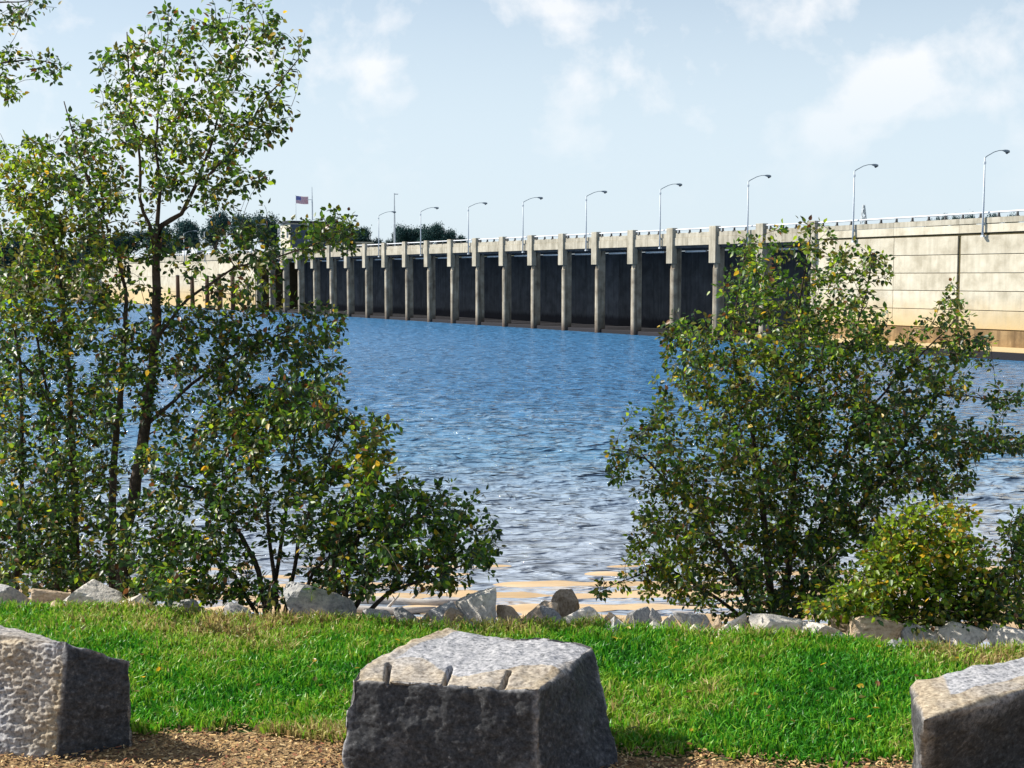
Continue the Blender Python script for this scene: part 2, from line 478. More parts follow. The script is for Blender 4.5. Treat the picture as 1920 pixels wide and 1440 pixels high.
def npmesh(name, verts, faces, mats, mi=None, smooth=False):
    """faces: (n,k) int array, fast path"""
    me = bpy.data.meshes.new(name)
    nv = len(verts); nf, k = faces.shape
    me.vertices.add(nv); me.vertices.foreach_set('co', np.asarray(verts, dtype=np.float32).ravel())
    me.loops.add(nf * k); me.loops.foreach_set('vertex_index', faces.astype(np.int32).ravel())
    me.polygons.add(nf)
    me.polygons.foreach_set('loop_start', np.arange(0, nf * k, k, dtype=np.int32))
    me.polygons.foreach_set('loop_total', np.full(nf, k, dtype=np.int32))
    for m in mats: me.materials.append(m)
    if mi is not None: me.polygons.foreach_set('material_index', np.asarray(mi, dtype=np.int32))
    me.polygons.foreach_set('use_smooth', np.full(nf, smooth))
    me.update(calc_edges=True); me.validate()
    return me

# ------------------------------------------------------------------ ground, bank, beach, water
WATER_Z = -7.0
def y_far(x): return 5.65 - .13 * max(-12, min(12, x)) - .04 * max(0, min(4, x)) + .05 * math.sin(x * 2.3) + .03 * math.sin(x * 6.1)
def y_near(x): return 4.23 - .13 * max(-12, min(12, x)) + .03 * math.sin(x * 5.0) + .02 * math.sin(x * 11.3)
def bank_z(x, y):
    w = y - y_far(x)
    if w <= 0: return 0.0
    zz = -.35 * w if w < 16 else (-5.5 - .178 * (w - 15.7) if y < 30 else (-6.955 - .012 * (y - 30) if y < 37.5 else -7.02 - .12 * (y - 37.5)))
    zz = min(zz, -.05 * w) + .10 * noise.noise(Vector((x * .8, y * .8, 0))) * min(1, w * .5)
    if y > 26:
        zz += .04 * math.sin((y - .05 * x + .5 * noise.noise(Vector((x * .06, y * .2, 3)))) * 5.2) * min(1, (y - 26) / 4) + .022 * noise.noise(Vector((x * .12, y * .5, 8)))
    return zz
def sheet(name, xs, fy0, fy1, rows, fz, mat, power=1.0):
    v = []; f = []
    n = len(xs)
    for j in range(rows + 1):
        tt = (j / rows) ** power
        for x in xs:
            y = fy0(x) * (1 - tt) + fy1(x) * tt
            v.append((x, y, fz(x, y)))
    for j in range(rows):
        for i in range(n - 1):
            f.append((j * n + i, j * n + i + 1, (j + 1) * n + i + 1, (j + 1) * n + i))
    o = npmesh(name, np.array(v), np.array(f), [mat], smooth=True)
    o = link_obj(name, o, None)
    tag(o, kind='structure')
    return o
def xgrid(inner, step, outer):
    a = list(np.arange(-inner, inner + 1e-6, step))
    k = inner; r = step
    pos = []
    while k < outer:
        r *= 1.35; k += r; pos.append(min(k, outer))
    return [-p for p in reversed(pos)] + a + pos
xs = xgrid(6, .1, 600)
sheet('mulch_bed', xs, lambda x: -40, y_near, 40, lambda x, y: .012 * noise.noise(Vector((x * 3, y * 3, 0))) if y > 2 else 0, M['mulch'], .5)
sheet('lawn', xs, y_near, y_far, 24, lambda x, y: .012 * noise.noise(Vector((x * 3, y * 3, 0))), M['soil'])
xb = xgrid(16, .25, 600)
sheet('bank', xb, y_far, lambda x: 22, 70, bank_z, M['bank_soil'])
sheet('beach', xb, lambda x: 22, lambda x: 40, 170, bank_z, M['sand'])
sheet('lake_bed', xgrid(16, 2, 3000), lambda x: 40, lambda x: 4000, 12, lambda x, y: bank_z(x, 40) - (2.5 if y > 41 else 0), M['lake_bed'], 2)

# water: rippled sheet, fine close to the beach, coarser further away
def wave_h(X, Y):
    h = np.zeros_like(X)
    rr = np.random.default_rng(3)
    for k in range(46):
        lam = rr.uniform(.7, 3.0) if k % 2 else rr.uniform(.4, 1.2)
        a = math.radians(-75 + rr.normal(0, 26))
        kx, ky = math.cos(a) * 2 * math.pi / lam, math.sin(a) * 2 * math.pi / lam
        ph = rr.uniform(0, 6.28)
        h += (lam ** .9) * .0062 * np.sin(kx * X + ky * Y + ph)
    return h
ys = [27.0]
while ys[-1] < 3900: ys.append(ys[-1] + max(.13, (ys[-1] / 36) ** 2.1 * .13))
ys = np.array(ys)
xw = [0.0]
while xw[-1] < 3000: xw.append(xw[-1] + (.2 if xw[-1] < 22 else .2 * (xw[-1] / 22) ** 1.7))
xw = np.array([-q for q in xw[:0:-1]] + xw)
X, Y = np.meshgrid(xw, ys)
fade = np.clip((Y - 35) / 16, 0.03, 1) * np.clip(1.3 - Y / 160, 0, 1) * np.clip(1.4 - np.abs(X) / 60, 0, 1)
H = wave_h(X, Y) * fade
V3 = np.stack([X, Y, WATER_Z + H], -1).reshape(-1, 3)
nx = len(xw); ny = len(ys)
i0 = (np.arange(ny - 1)[:, None] * nx + np.arange(nx - 1)[None]).ravel()
F = np.stack([i0, i0 + 1, i0 + 1 + nx, i0 + nx], -1)
tag(link_obj('lake_water', npmesh('lake_water', V3, F, [M['water']], smooth=True), None), kind='structure')

# ------------------------------------------------------------------ dam frame of reference
DP = Vector((22.862, 181.602, 0)); DROT = math.atan2(.85088, -.52535)
Tv = Vector((-.52535, .85088, 0)); Nv = Vector((-.85088, -.52535, 0))
def D(s, n, z): return DP + Tv * s + Nv * n + Vector((0, 0, z))
S0 = -27.05; PITCH = 9.2; NB = 21
SEND = S0 + PITCH * NB   # ~166

dam = empty('dam', DP, DROT)
tag(dam, 'long concrete dam with a row of columns under its road, dark recesses between them', 'dam')
# columns, round nosed, each with a cap through the parapet beam
def nose(w, depth, n=6, front=0.0):
    r = w / 2
    p = [(-r, front - depth), (r, front - depth)]
    for i in range(n + 1):
        a = math.pi * i / n
        p.append((r * math.cos(a), front - r * .55 + r * .55 * math.sin(a)))
    return p
mbc = MB(); mbc.prism(nose(.92, 1.45), -8.2, 2.75)
mbc.add([(-.46, -1.45, 2.75), (.46, -1.45, 2.75), (.46, -.2, 2.75), (-.46, -.2, 2.75), (-.46, -1.45, 5.6), (.46, -1.45, 5.6), (.46, -.9, 5.6), (-.46, -.9, 5.6)],
        [(3, 2, 1, 0), (4, 5, 6, 7), (0, 1, 5, 4), (1, 2, 6, 5), (2, 3, 7, 6), (3, 0, 4, 7)])
col0 = mbc.build('column', M['concrete_column'], dam)
cap0 = MB().box(-.66, .66, -.5, .42, 3.45, 8.45, bev=.04).build('column_cap', M['concrete'], dam)
beam0 = MB().box(.67, PITCH - .67, -.35, .12, 5.95, 7.05, bev=.02).box(.67, PITCH - .67, -.35, .05, 7.05, 7.7, bev=.03).build('parapet_beam', M['concrete'], dam)
strip0 = MB().box(3.9, PITCH - .9, -2.1, -1.75, 5.05, 5.3).build('soffit_strip', M['steel_pale'], dam)  # pale strip below the deck, across part of each bay
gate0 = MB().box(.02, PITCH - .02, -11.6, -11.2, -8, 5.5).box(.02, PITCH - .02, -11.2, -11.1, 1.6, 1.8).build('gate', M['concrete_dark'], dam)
for k in range(NB + 1):
    s = S0 + k * PITCH
    for o0, first in ((col0, 0), (cap0, 0), (beam0, 1), (strip0, 1), (gate0, 1)):
        if first and k == NB: continue
        o = o0 if k == 0 else o0.copy()
        if k: COL.objects.link(o); o.parent = dam
        o.location = (s, 0, 0)
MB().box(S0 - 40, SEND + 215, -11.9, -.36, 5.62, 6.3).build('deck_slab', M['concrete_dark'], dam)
MB().box(S0 - 40, SEND + 215, -11.3, -.9, 6.3, 6.36).build('road_surface', M['asphalt'], dam)
MB().box(S0 - 40, SEND + 215, -12.3, -11.92, 5.6, 7.5).build('rear_parapet', M['concrete'], dam)

sill0 = None
for k in range(NB):
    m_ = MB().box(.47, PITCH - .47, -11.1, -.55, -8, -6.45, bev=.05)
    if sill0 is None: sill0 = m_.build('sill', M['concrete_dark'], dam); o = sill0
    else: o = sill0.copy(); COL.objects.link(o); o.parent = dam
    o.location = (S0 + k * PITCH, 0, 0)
# retaining wall to the right of the bays: panels in lifts with joints between
rw = empty('retaining_wall', DP, DROT)
tag(rw, 'tall cream concrete retaining wall in long panels at the right end of the dam', 'wall')
joints = [-27.7, -30.8, -39.9, -49.02, -58.2, -67.3, -76.5, -85.6, -94.8]
lev = [-4.0, -2.0, .05, 2.0, 4.0, 6.05]
MB().box(-94.8, -27.75, -11.8, -.35, -8, 5.6).build('wall_core', M['joint'], rw)
rw_rand = random.Random(5)
for i in range(len(joints) - 1):
    a, b_ = joints[i + 1], joints[i]
    slot = (i in (2, 3))
    for j in range(5):
        g = .02 if not slot else .02
        right_gap = .03
        lo = a + (.22 if abs(a + 49.02) < .1 or abs(a + 67.3) < .1 else .03)
        hi = b_ - (.22 if abs(b_ + 49.02) < .1 or abs(b_ + 67.3) < .1 else .03)
        pr = rw_rand.uniform(-.015, .015)
        MB().box(lo, hi, -.34, pr, lev[j] + .03, lev[j + 1] - .03, bev=.03).build('wall_panel', M['concrete_wall'], rw)
for sj in (-49.02, -67.3):
    MB().box(sj - .17, sj + .17, -.34, -.16, -4.0, 6.05).build('drain_slot', M['slot'], rw)
# ledge, parapet beam (rising slightly with the road) and footing
def sloped(name, s0, s1, n0, n1, z0, z1, mat, parent, rise=.0):
    def zz(s, z): return z + (rise * max(0, (-27.7 - s)) / 30.0)
    v = [(s0, n0, zz(s0, z0)), (s1, n0, zz(s1, z0)), (s1, n1, zz(s1, z0)), (s0, n1, zz(s0, z0)), (s0, n0, zz(s0, z1)), (s1, n0, zz(s1, z1)), (s1, n1, zz(s1, z1)), (s0, n1, zz(s0, z1))]
    m = MB(); m.add(v, [(3, 2, 1, 0), (4, 5, 6, 7), (0, 1, 5, 4), (1, 2, 6, 5), (2, 3, 7, 6), (3, 0, 4, 7)])
    return m.build(name, mat, parent)
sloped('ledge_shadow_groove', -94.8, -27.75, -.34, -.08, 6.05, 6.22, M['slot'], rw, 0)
for i in range(len(joints) - 1):
    a, b_ = joints[i + 1] + .02, joints[i] - .02
    sloped('parapet_beam', a, b_, -.33, .10, 6.23, 7.1, M['concrete_wall'], rw, .1)
    sloped('parapet_coping', a, b_, -.33, .14, 7.11, 7.7, M['concrete'], rw, .2)
sloped('footing', -94.8, -28.2, -.34, .55, -8.0, -4.06, M['footing'], rw, 0)
sloped('toe_slab', -94.8, -28.2, .552, 1.6, -8.2, -5.75, M['concrete_wall'], rw, 0)
sloped('toe_waterline', -94.8, -28.2, 1.602, 1.7, -8.2, -6.2, M['concrete_dark'], rw, 0)

# far left wall
lw = empty('abutment_wall', DP, DROT)
tag(lw, 'cream concrete wall beyond the far left end of the dam, behind the birch', 'wall')
for i in range(23):
    a = SEND + .7 + i * 9.2
    for j in range(3):
        z0 = -7.2 + j * 4.4
        MB().box(a, a + 9.15, -.5, rw_rand.uniform(-.02, .02), z0, z0 + 4.35, bev=.03).build('wall_panel', M['concrete_wall'], lw)
    MB().box(a, a + 9.15, -.5, .15, 6.05, 7.7, bev=.03).build('parapet_beam', M['concrete'], lw)
MB().box(SEND + .7, SEND + 212, -11.8, -.51, -8, 5.6).build('wall_core', M['joint'], lw)

# railing on the parapet
rl = empty('railing', DP, DROT)
tag(rl, 'white pipe railing on short dark posts along the top of the dam parapet', 'railing')
def rise(s): return .25 * max(0, (-27.7 - s)) / 30.0
pts = [(s, -.15, 8.2 + rise(s)) for s in (-94, -60, -27.7, SEND + 200)]
MB().tube(pts, .10, 8).build('rail', M['rail_white'], rl, smooth=True)
post0 = MB().add([(-.07, -.25, 7.68), (.07, -.25, 7.68), (.07, .1, 7.68), (-.07, .1, 7.68), (-.05, -.22, 8.16), (.05, -.22, 8.16), (.05, -.02, 8.16), (-.05, -.02, 8.16)],
                [(3, 2, 1, 0), (4, 5, 6, 7), (0, 1, 5, 4), (1, 2, 6, 5), (2, 3, 7, 6), (3, 0, 4, 7)]).box(-.13, .13, -.28, .12, 7.66, 7.74).build('post', M['post_dark'], rl)
k = 0
s = -93.0
while s < SEND + 190:
    if True:
        o = post0 if k == 0 else post0.copy()
        if k: COL.objects.link(o); o.parent = rl
        o.location = (s, 0, rise(s)); k += 1
    s += PITCH / 4

# ------------------------------------------------------------------ lamp posts
def make_lamp():
    e = empty('lamp_post', (0, 0, 0), DROT)
    MB().tube([(0, .35, 5.75), (0, .35, 9.5), (0, .35, 14.0)], [.12, .1, .075], 8).build('pole', M['galv'], e, smooth=True)
    MB().box(-.16, .16, .13, .5, 5.6, 5.8).box(-.14, .14, .13, .3, 7.0, 7.15).build('bracket', M['galv'], e)
    MB().tube([(0, .35, 13.95), (0, 0, 14.15), (0, -1.1, 14.62), (0, -1.9, 14.82), (0, -2.5, 14.86)], [.06, .055, .05, .045, .045], 6).build('arm', M['lamp_dark'], e, smooth=True)
    MB().tube([(0, .35, 13.3), (0, .35, 13.55)], .14, 6).build('clamp', M['galv'], e)
    h = MB(); h.tube([(0, -2.45, 14.86), (0, -2.75, 14.85), (0, -3.2, 14.80), (0, -3.5, 14.78), (0, -3.62, 14.8)], [.05, .12, .19, .16, .03], 8)
    h.build('lamp_head', M['lamp_dark'], e, smooth=True)
    l = MB(); l.tube([(0, -3.2, 14.68), (0, -3.2, 14.58), (0, -3.2, 14.50)], [.17, .14, .03], 8)
    l.build('lens', M['glass'], e, smooth=True)
    return e
lamp_labels = [
    'tall grey lamp post at the right edge, above the dark drain slot',
    'lamp post beside the distant lattice pylon',
    'lamp post rising behind the top twigs of the right bush',
    'lamp post over the bays, nearest left of the right bush',
    'second lamp post left of the right bush, over open water',
    'third lamp post left of the right bush, over the middle of the dam',
    'fourth lamp post left of the right bush, right of the dark tree group',
    'lamp post standing in front of the dark tree group behind the dam',
    'lamp post whose head touches the thin bare mast',
    'lamp post just right of the gatehouse, partly behind birch twigs',
    'lamp post in front of the dark side of the gatehouse',
    'lamp post in front of the cream side of the gatehouse',
    'lamp post left of the gatehouse by the low beige building',
    'small far lamp post behind the birch, third from the left end',
    'small far lamp post behind the birch, second from the left end',
    'smallest farthest lamp post, behind the birch trunk']
lamp0 = make_lamp()
for i, lb in enumerate(lamp_labels):
    o = lamp0 if i == 0 else copy_tree(lamp0)
    s = -52.28 + 18.35 * i
    o.location = D(s, 0, rise(s))
    tag(o, lb, 'lamp post', 'lamp posts along the dam road')

# ------------------------------------------------------------------ gatehouse, low building, masts, flag, pylon
gh = empty('gatehouse', D(149.2, -2.5, 6.3), DROT)
tag(gh, 'square gatehouse on the dam, cream sunlit face, shaded dark blue side and flat dark roof', 'building')
MB().box(0, 6.2, -11.5, 0, -.1, 8.2).build('wall', [M['house_wall']], gh)
MB().box(-.012, .0 - .004, -11.3, -.2, .2, 7.9).build('side_shade_sheet', M['house_dark'], gh)  # thin dark sheet that paints the shade on the side away from the sun
MB().box(-.5, 6.7, -12, .5, 8.21, 8.75, bev=.05).build('roof', M['roof_dark'], gh)
for wx in (1.0, 3.9):
    f_ = MB().box(wx, wx + 1.2, .003, .06, 4.6, 6.4).build('window', M['steel_pale'], gh)
    MB().box(wx + .1, wx + 1.1, .061, .07, 4.7, 6.3).build('pane', M['glass'], f_)
dfo = MB().box(2.4, 3.5, .003, .06, .1, 2.3).build('door', M['house_dark'], gh)
MB().tube([(3.3, .1, 1.1), (3.3, .1, 1.25)], .03, 5).build('handle', M['galv'], dfo)

lb_ = empty('low_building', D(153, -16, 5), DROT)
tag(lb_, 'long low beige building behind the dam, left of the gatehouse', 'building')
MB().box(0, 34, -10, 0, 0, 5.0).build('wall', M['concrete'], lb_)
MB().box(-.3, 34.3, -10.3, .3, 5.0, 5.35).build('roof', M['house_wall'], lb_)
for wx in range(2, 32, 5):
    f_ = MB().box(wx, wx + 2, .003, .06, 1.8, 3.2).build('window', M['steel_pale'], lb_)
    MB().box(wx + .1, wx + 1.9, .061, .07, 1.9, 3.1).build('pane', M['glass'], f_)

for i, (px, lab) in enumerate(((352, 'white storage container on the far left dam road, right one of the pair'), (336, 'white storage container on the far left dam road, left one of the pair'))):
    p = D(222 + i * 9, -3.2, 6.37)
    c_ = empty('storage_container', p, DROT)
    tag(c_, lab, 'container', 'white containers on the far dam road')
    MB().box(0, 5.4, -2.2, 0, .15, 2.9, bev=.03).build('body', M['rail_white'], c_)
    MB().box(-.04, 5.44, -2.24, .04, 2.91, 3.0).build('roof', M['galv'], c_)
    MB().box(.2, 2.6, .002, .05, .4, 2.7).build('door', M['galv'], c_)
    MB().box(.3, 5.1, -2.0, -.2, 0, .149).build('skid', M['post_dark'], c_)

def mast(name, base, top, w, lab, cat='mast', arm=None):
    e = empty(name, base)
    h = top - base.z
    MB().tube([(0, 0, 0), (0, 0, h * .55)], w, 6).build('lower_tube', M['galv'], e)
    MB().tube([(0, 0, h * .55), (0, 0, h)], [w * .8, w * .35], 6).build('upper_tube', M['galv'], e)
    if arm:
        MB().tube([(0, 0, h * arm[0]), (arm[1], 0, h * arm[0])], w * .4, 5).build('cross_arm', M['galv'], e)
    tag(e, lab, cat)
    return e
p = atd(740, 455, 300); p.z = 5; t_ = atd(740, 362, 300).z
mast('radio_mast', p, t_, .28, 'thin bare mast left of the dark tree group behind the dam', arm=(.985, .9))
p = D(143.5, -5.5, 15.05); d_ = p.y; q = atd(570, 350, d_).z
px_ = atd(571, 400, d_)
p = Vector((px_.x, p.y, 15.05))
mast('roof_mast', D(141.2 + 3.0, -6.2, 15.05), q, .18, 'slender mast on the gatehouse roof beside the flag', arm=(.62, -1.2))

# flag on pole
fp = D(147.5, -3.4, 15.05)
e = empty('flag_pole', fp)
tag(e, 'thin white flag pole on the gatehouse roof, left of the mast', 'flag pole')
ft = atd(545, 367, fp.y).z
fh = ft - fp.z
MB().tube([(0, 0, 0), (0, 0, fh)], [.07, .04], 6).build('pole', M['rail_white'], e)
MB().tube([(0, 0, fh), (0, 0, fh + .12), (0, 0, fh + .16)], [.08, .08, .02], 6).build('finial', M['galv'], e)
def flag_mesh():
    m = MB(); NXF, NZF = 18, 13; Wd, Hg = 3.0, 1.75
    def P(i, j):
        u = i / NXF
        return (u * Wd * .97, .16 * math.sin(u * 7.5) * u ** .5, -j / NZF * Hg - .18 * u + .05 * math.sin(u * 6 + 1))
    for j in range(NZF):
        for i in range(NXF):
            k = 2 if (i < 7 and j < 7) else (0 if j % 2 == 0 else 1)
            v = [P(i, j + 1), P(i + 1, j + 1), P(i + 1, j), P(i, j)]
            m.add(v, [(0, 1, 2, 3)], k)
    # stars of the canton
    for r_ in range(9):
        for c in range(6 if r_ % 2 == 0 else 5):
            u = (.6 + c * 1.05 + (.5 if r_ % 2 else 0)) ; jj = .5 + r_ * .72
            cx, cy, cz = P(u, jj)
            star = []
            for q_ in range(10):
                rr = .05 if q_ % 2 == 0 else .02
                an = math.pi / 2 + q_ * math.pi / 5
                star.append((cx + rr * math.cos(an), cy - .012, cz + rr * math.sin(an)))
            m.add(star, [tuple(range(10))], 1)
    o = m.build('flag', [M['flag_red'], M['flag_white'], M['flag_blue']])
    sm = o.modifiers.new('thickness', 'SOLIDIFY'); sm.thickness = .004
    return o
fl = flag_mesh()
fl.location = (fp.x + .06, fp.y, fp.z + fh - .08)
tag(fl, 'stars and stripes flag flying to the right from the pole on the gatehouse', 'flag')

# lattice pylon far behind
pb = atd(1617, 500, 620); pb.z = 5
py_ = empty('pylon', pb)
tag(py_, 'tiny distant lattice pylon seen beside the second lamp post from the right', 'pylon')
ptop = atd(1617, 384, 620).z - 5
m_ = MB(); lv = [0, .3, .52, .7, .84, .94, 1.0]; wd = lambda t: 2.9 * (1 - t) ** .9 + .3
for sx in (-1, 1):
    for sy in (-1, 1):
        MB().tube([(sx * wd(t), sy * wd(t), t * ptop) for t in lv], .22, 4).build('leg', M['galv'], py_)
for a, b_ in zip(lv[:-1], lv[1:]):
    for sx, sy, tx, ty in ((-1, -1, 1, -1), (1, -1, 1, 1), (1, 1, -1, 1), (-1, 1, -1, -1)):
        m_.tube([(sx * wd(a), sy * wd(a), a * ptop), (tx * wd(b_), ty * wd(b_), b_ * ptop)], .13, 4)
        m_.tube([(tx * wd(a), ty * wd(a), a * ptop), (sx * wd(b_), sy * wd(b_), b_ * ptop)], .13, 4)
m_.build('lattice', M['galv'], py_)

# mooring piles before the left wall
pile_labels = ['dark timber pile at the far left end of the row before the cream wall', 'second dark timber pile from the left before the cream wall',
               'middle dark timber pile of the row before the cream wall', 'fourth dark timber pile from the left before the cream wall',
               'dark timber pile nearest the dam bays, right end of the row']
for i, (px, pyt) in enumerate(((333, 517), (360, 519), (388, 518), (411, 515), (436, 512))):
    n_ = 3.0
    r = ray(px, 519)
    base = DP + Nv * n_
    A = np.array([[Tv.x, -r.x], [Tv.y, -r.y]]); s_, k_ = np.linalg.solve(A, -np.array([base.x, base.y]))
    pos = base + Tv * float(s_); pos.z = -9
    ztop = atd(px, pyt, pos.y).z
    e = empty('mooring_pile', pos)
    tag(e, pile_labels[i], 'pile', 'timber piles before the left wall')
    MB().tube([(0, 0, 0), (0, 0, 4), (0, 0, ztop + 9)], [.62, .6, .52], 10).build('shaft', M['pile'], e, smooth=True)
    MB().tube([(0, 0, ztop + 9), (0, 0, ztop + 9.1), (0, 0, ztop + 9.25)], [.55, .56, .2], 10).build('cap', M['post_dark'], e)

# ------------------------------------------------------------------ land behind the dam
def far_land():
    v = []; f = []
    ss = [-700, -300, -100, 0, 100, 200, 300, 378, 500, 900]; nn = [-14, -30, -120, -400, -2500]
    for n_ in nn:
        for s_ in ss:
            q = D(s_, n_, 5 if n_ > -20 else 5 + 1.5 * math.sin(s_ * .01)); v.append(tuple(q))
    for j in range(len(nn) - 1):
        for i in range(len(ss) - 1):
            a = j * len(ss) + i
            f.append((a, a + 1, a + 1 + len(ss), a + len(ss)))
    o = MB(); o.v = v; o.f = f; o.mi = [0] * len(f)
    o = o.build('far_land', M['far_ground']); tag(o, kind='structure')
    # left shore past the wall
    m = MB(); v = []
    for i in range(24):
        tt = i / 23
        c = D(380, 2, 0) + Vector((-1, -.32, 0)) * (600 * tt)
        w = 6 * math.sin(i * 1.3)
        for off, z in ((0, -8.5), (5, -5.5), (16, -2), (60, 4), (400, 8)):
            v.append((c.x + w, c.y + off, z))
    m.v = v; m.f = [(i * 5 + j, i * 5 + j + 1, (i + 1) * 5 + j + 1, (i + 1) * 5 + j) for i in range(23) for j in range(4)]; m.mi = [0] * len(m.f)
    o = m.build('far_shore', M['far_ground'], smooth=True); tag(o, kind='structure')
far_land()

def far_tree(seed, conifer=False):
    """unit tree: height 1, crown of many small leaf clumps, tapered trunk and limbs"""
    r = np.random.default_rng(seed)
    e = empty('broadleaf_tree', (0, 0, 0))
    lobes = [(np.array([r.uniform(-.26, .26), r.uniform(-.26, .26), r.uniform(.42, .84)]), r.uniform(.12, .22)) for _ in range(11)]
    lobes.append((np.array([0, 0, .62]), .26))
    t = MB(); t.tube([(0, 0, 0), (.01, 0, .25), (0, .01, .6)], [.035, .026, .012], 7)
    for c, _ in lobes:
        t.tube([(0, 0, .25 + .1 * r.random()), tuple(c * [.5, .5, .8]), tuple(c)], [.014, .009, .004], 5)
    t.build('trunk', M['bark'], e)
    pts = []
    for c, q in lobes:
        n = int(5200 * q)
        d = r.normal(size=(n, 3)); d /= np.linalg.norm(d, axis=1)[:, None]
        rad = q * (r.random(n) ** .4) * (1 + .25 * r.normal(size=n))
        pts.append(c + d * rad[:, None] * [1, 1, .85])
    P = np.concatenate(pts)
    n = len(P)
    a = r.normal(size=(n, 3)); a /= np.linalg.norm(a, axis=1)[:, None]
    b = np.cross(a, r.normal(size=(n, 3))); b /= np.linalg.norm(b, axis=1)[:, None]
    sz = r.uniform(.012, .024, n)[:, None]
    V = np.stack([P - a * sz, P + b * sz * .7, P + a * sz, P - b * sz * .7], 1).reshape(-1, 3)
    Fq = np.arange(4 * n).reshape(n, 4)
    me = npmesh('crown', V, Fq, [M['far_leaf'], M['far_leaf_b']], (r.random(n) < .4).astype(int))
    link_obj('crown', me, None, e)
    return e
protos = [far_tree(i + 20) for i in range(4)]
# (px centre, py top, px width, distance, label)
FT = [(352, 402, 70, 470, 'dark round tree behind the birch, left end of the far wood'),
      (405, 396, 66, 450, 'tall dark tree behind the dam, just left of the arched lamp posts'),
      (455, 400, 62, 440, 'dark tree behind the low beige building'),
      (500, 399, 60, 430, 'dark tree just left of the gatehouse'),
      (625, 408, 60, 400, 'dark tree behind the right side of the gatehouse'),
      (665, 425, 60, 390, 'dark tree falling away to the right of the gatehouse'),
      (700, 446, 40, 390, 'small low dark tree at the foot of the gatehouse wood'),
      (752, 421, 44, 330, 'dark blue tree just right of the bare mast'),
      (775, 418, 46, 330, 'tallest tree of the round group behind the dam'),
      (806, 417, 48, 325, 'dark tree directly behind the lamp post in the round group'),
      (835, 428, 42, 325, 'right hand tree of the round group behind the dam'),
      (862, 441, 36, 325, 'low tree at the right foot of the round group'),
      (732, 444, 34, 330, 'low bush left of the bare mast'),
      (1765, 401, 26, 240, 'small treetop peeping over the railing, left of the right lamp post'),
      (1790, 403, 22, 240, 'tiny treetop over the railing between two larger ones'),
      (1812, 400, 26, 240, 'treetop over the railing close to the right lamp post'),
      (1740, 404, 30, 240, 'leftmost low treetop over the right railing'),
      (1862, 399, 34, 235, 'low treetop right of the right lamp post'),
      (1895, 402, 34, 235, 'treetop over the railing at the right edge'),
      (15, 440, 120, 480, 'large dark tree on the far left shore at the picture edge'),
      (75, 450, 100, 470, 'second dark tree on the far left shore'),
      (130, 462, 90, 460, 'third dark tree on the far left shore, beside the wall end'),
      (180, 440, 90, 540, 'dark tree behind the left end of the cream wall'),
      (240, 430, 90, 530, 'dark tree behind the cream wall, left of the birch trunk'),
      (300, 415, 80, 510, 'dark tree behind the birch trunk')]
for i, (px, pt, w, dd, lab) in enumerate(FT):
    o = protos[i] if i < 4 else copy_tree(protos[i % 4])
    b = atd(px, 519, dd); base = -4 if px < 140 else 4.5
    top = atd(px, pt, dd).z
    h = (top - base) * 1.02
    o.location = (b.x, b.y, base)
    wid = w * dd / FPX / .85
    o.scale = (wid, wid, h)
    o.rotation_euler = (0, 0, i * 1.7)
    tag(o, lab, 'tree', 'trees beyond the dam')

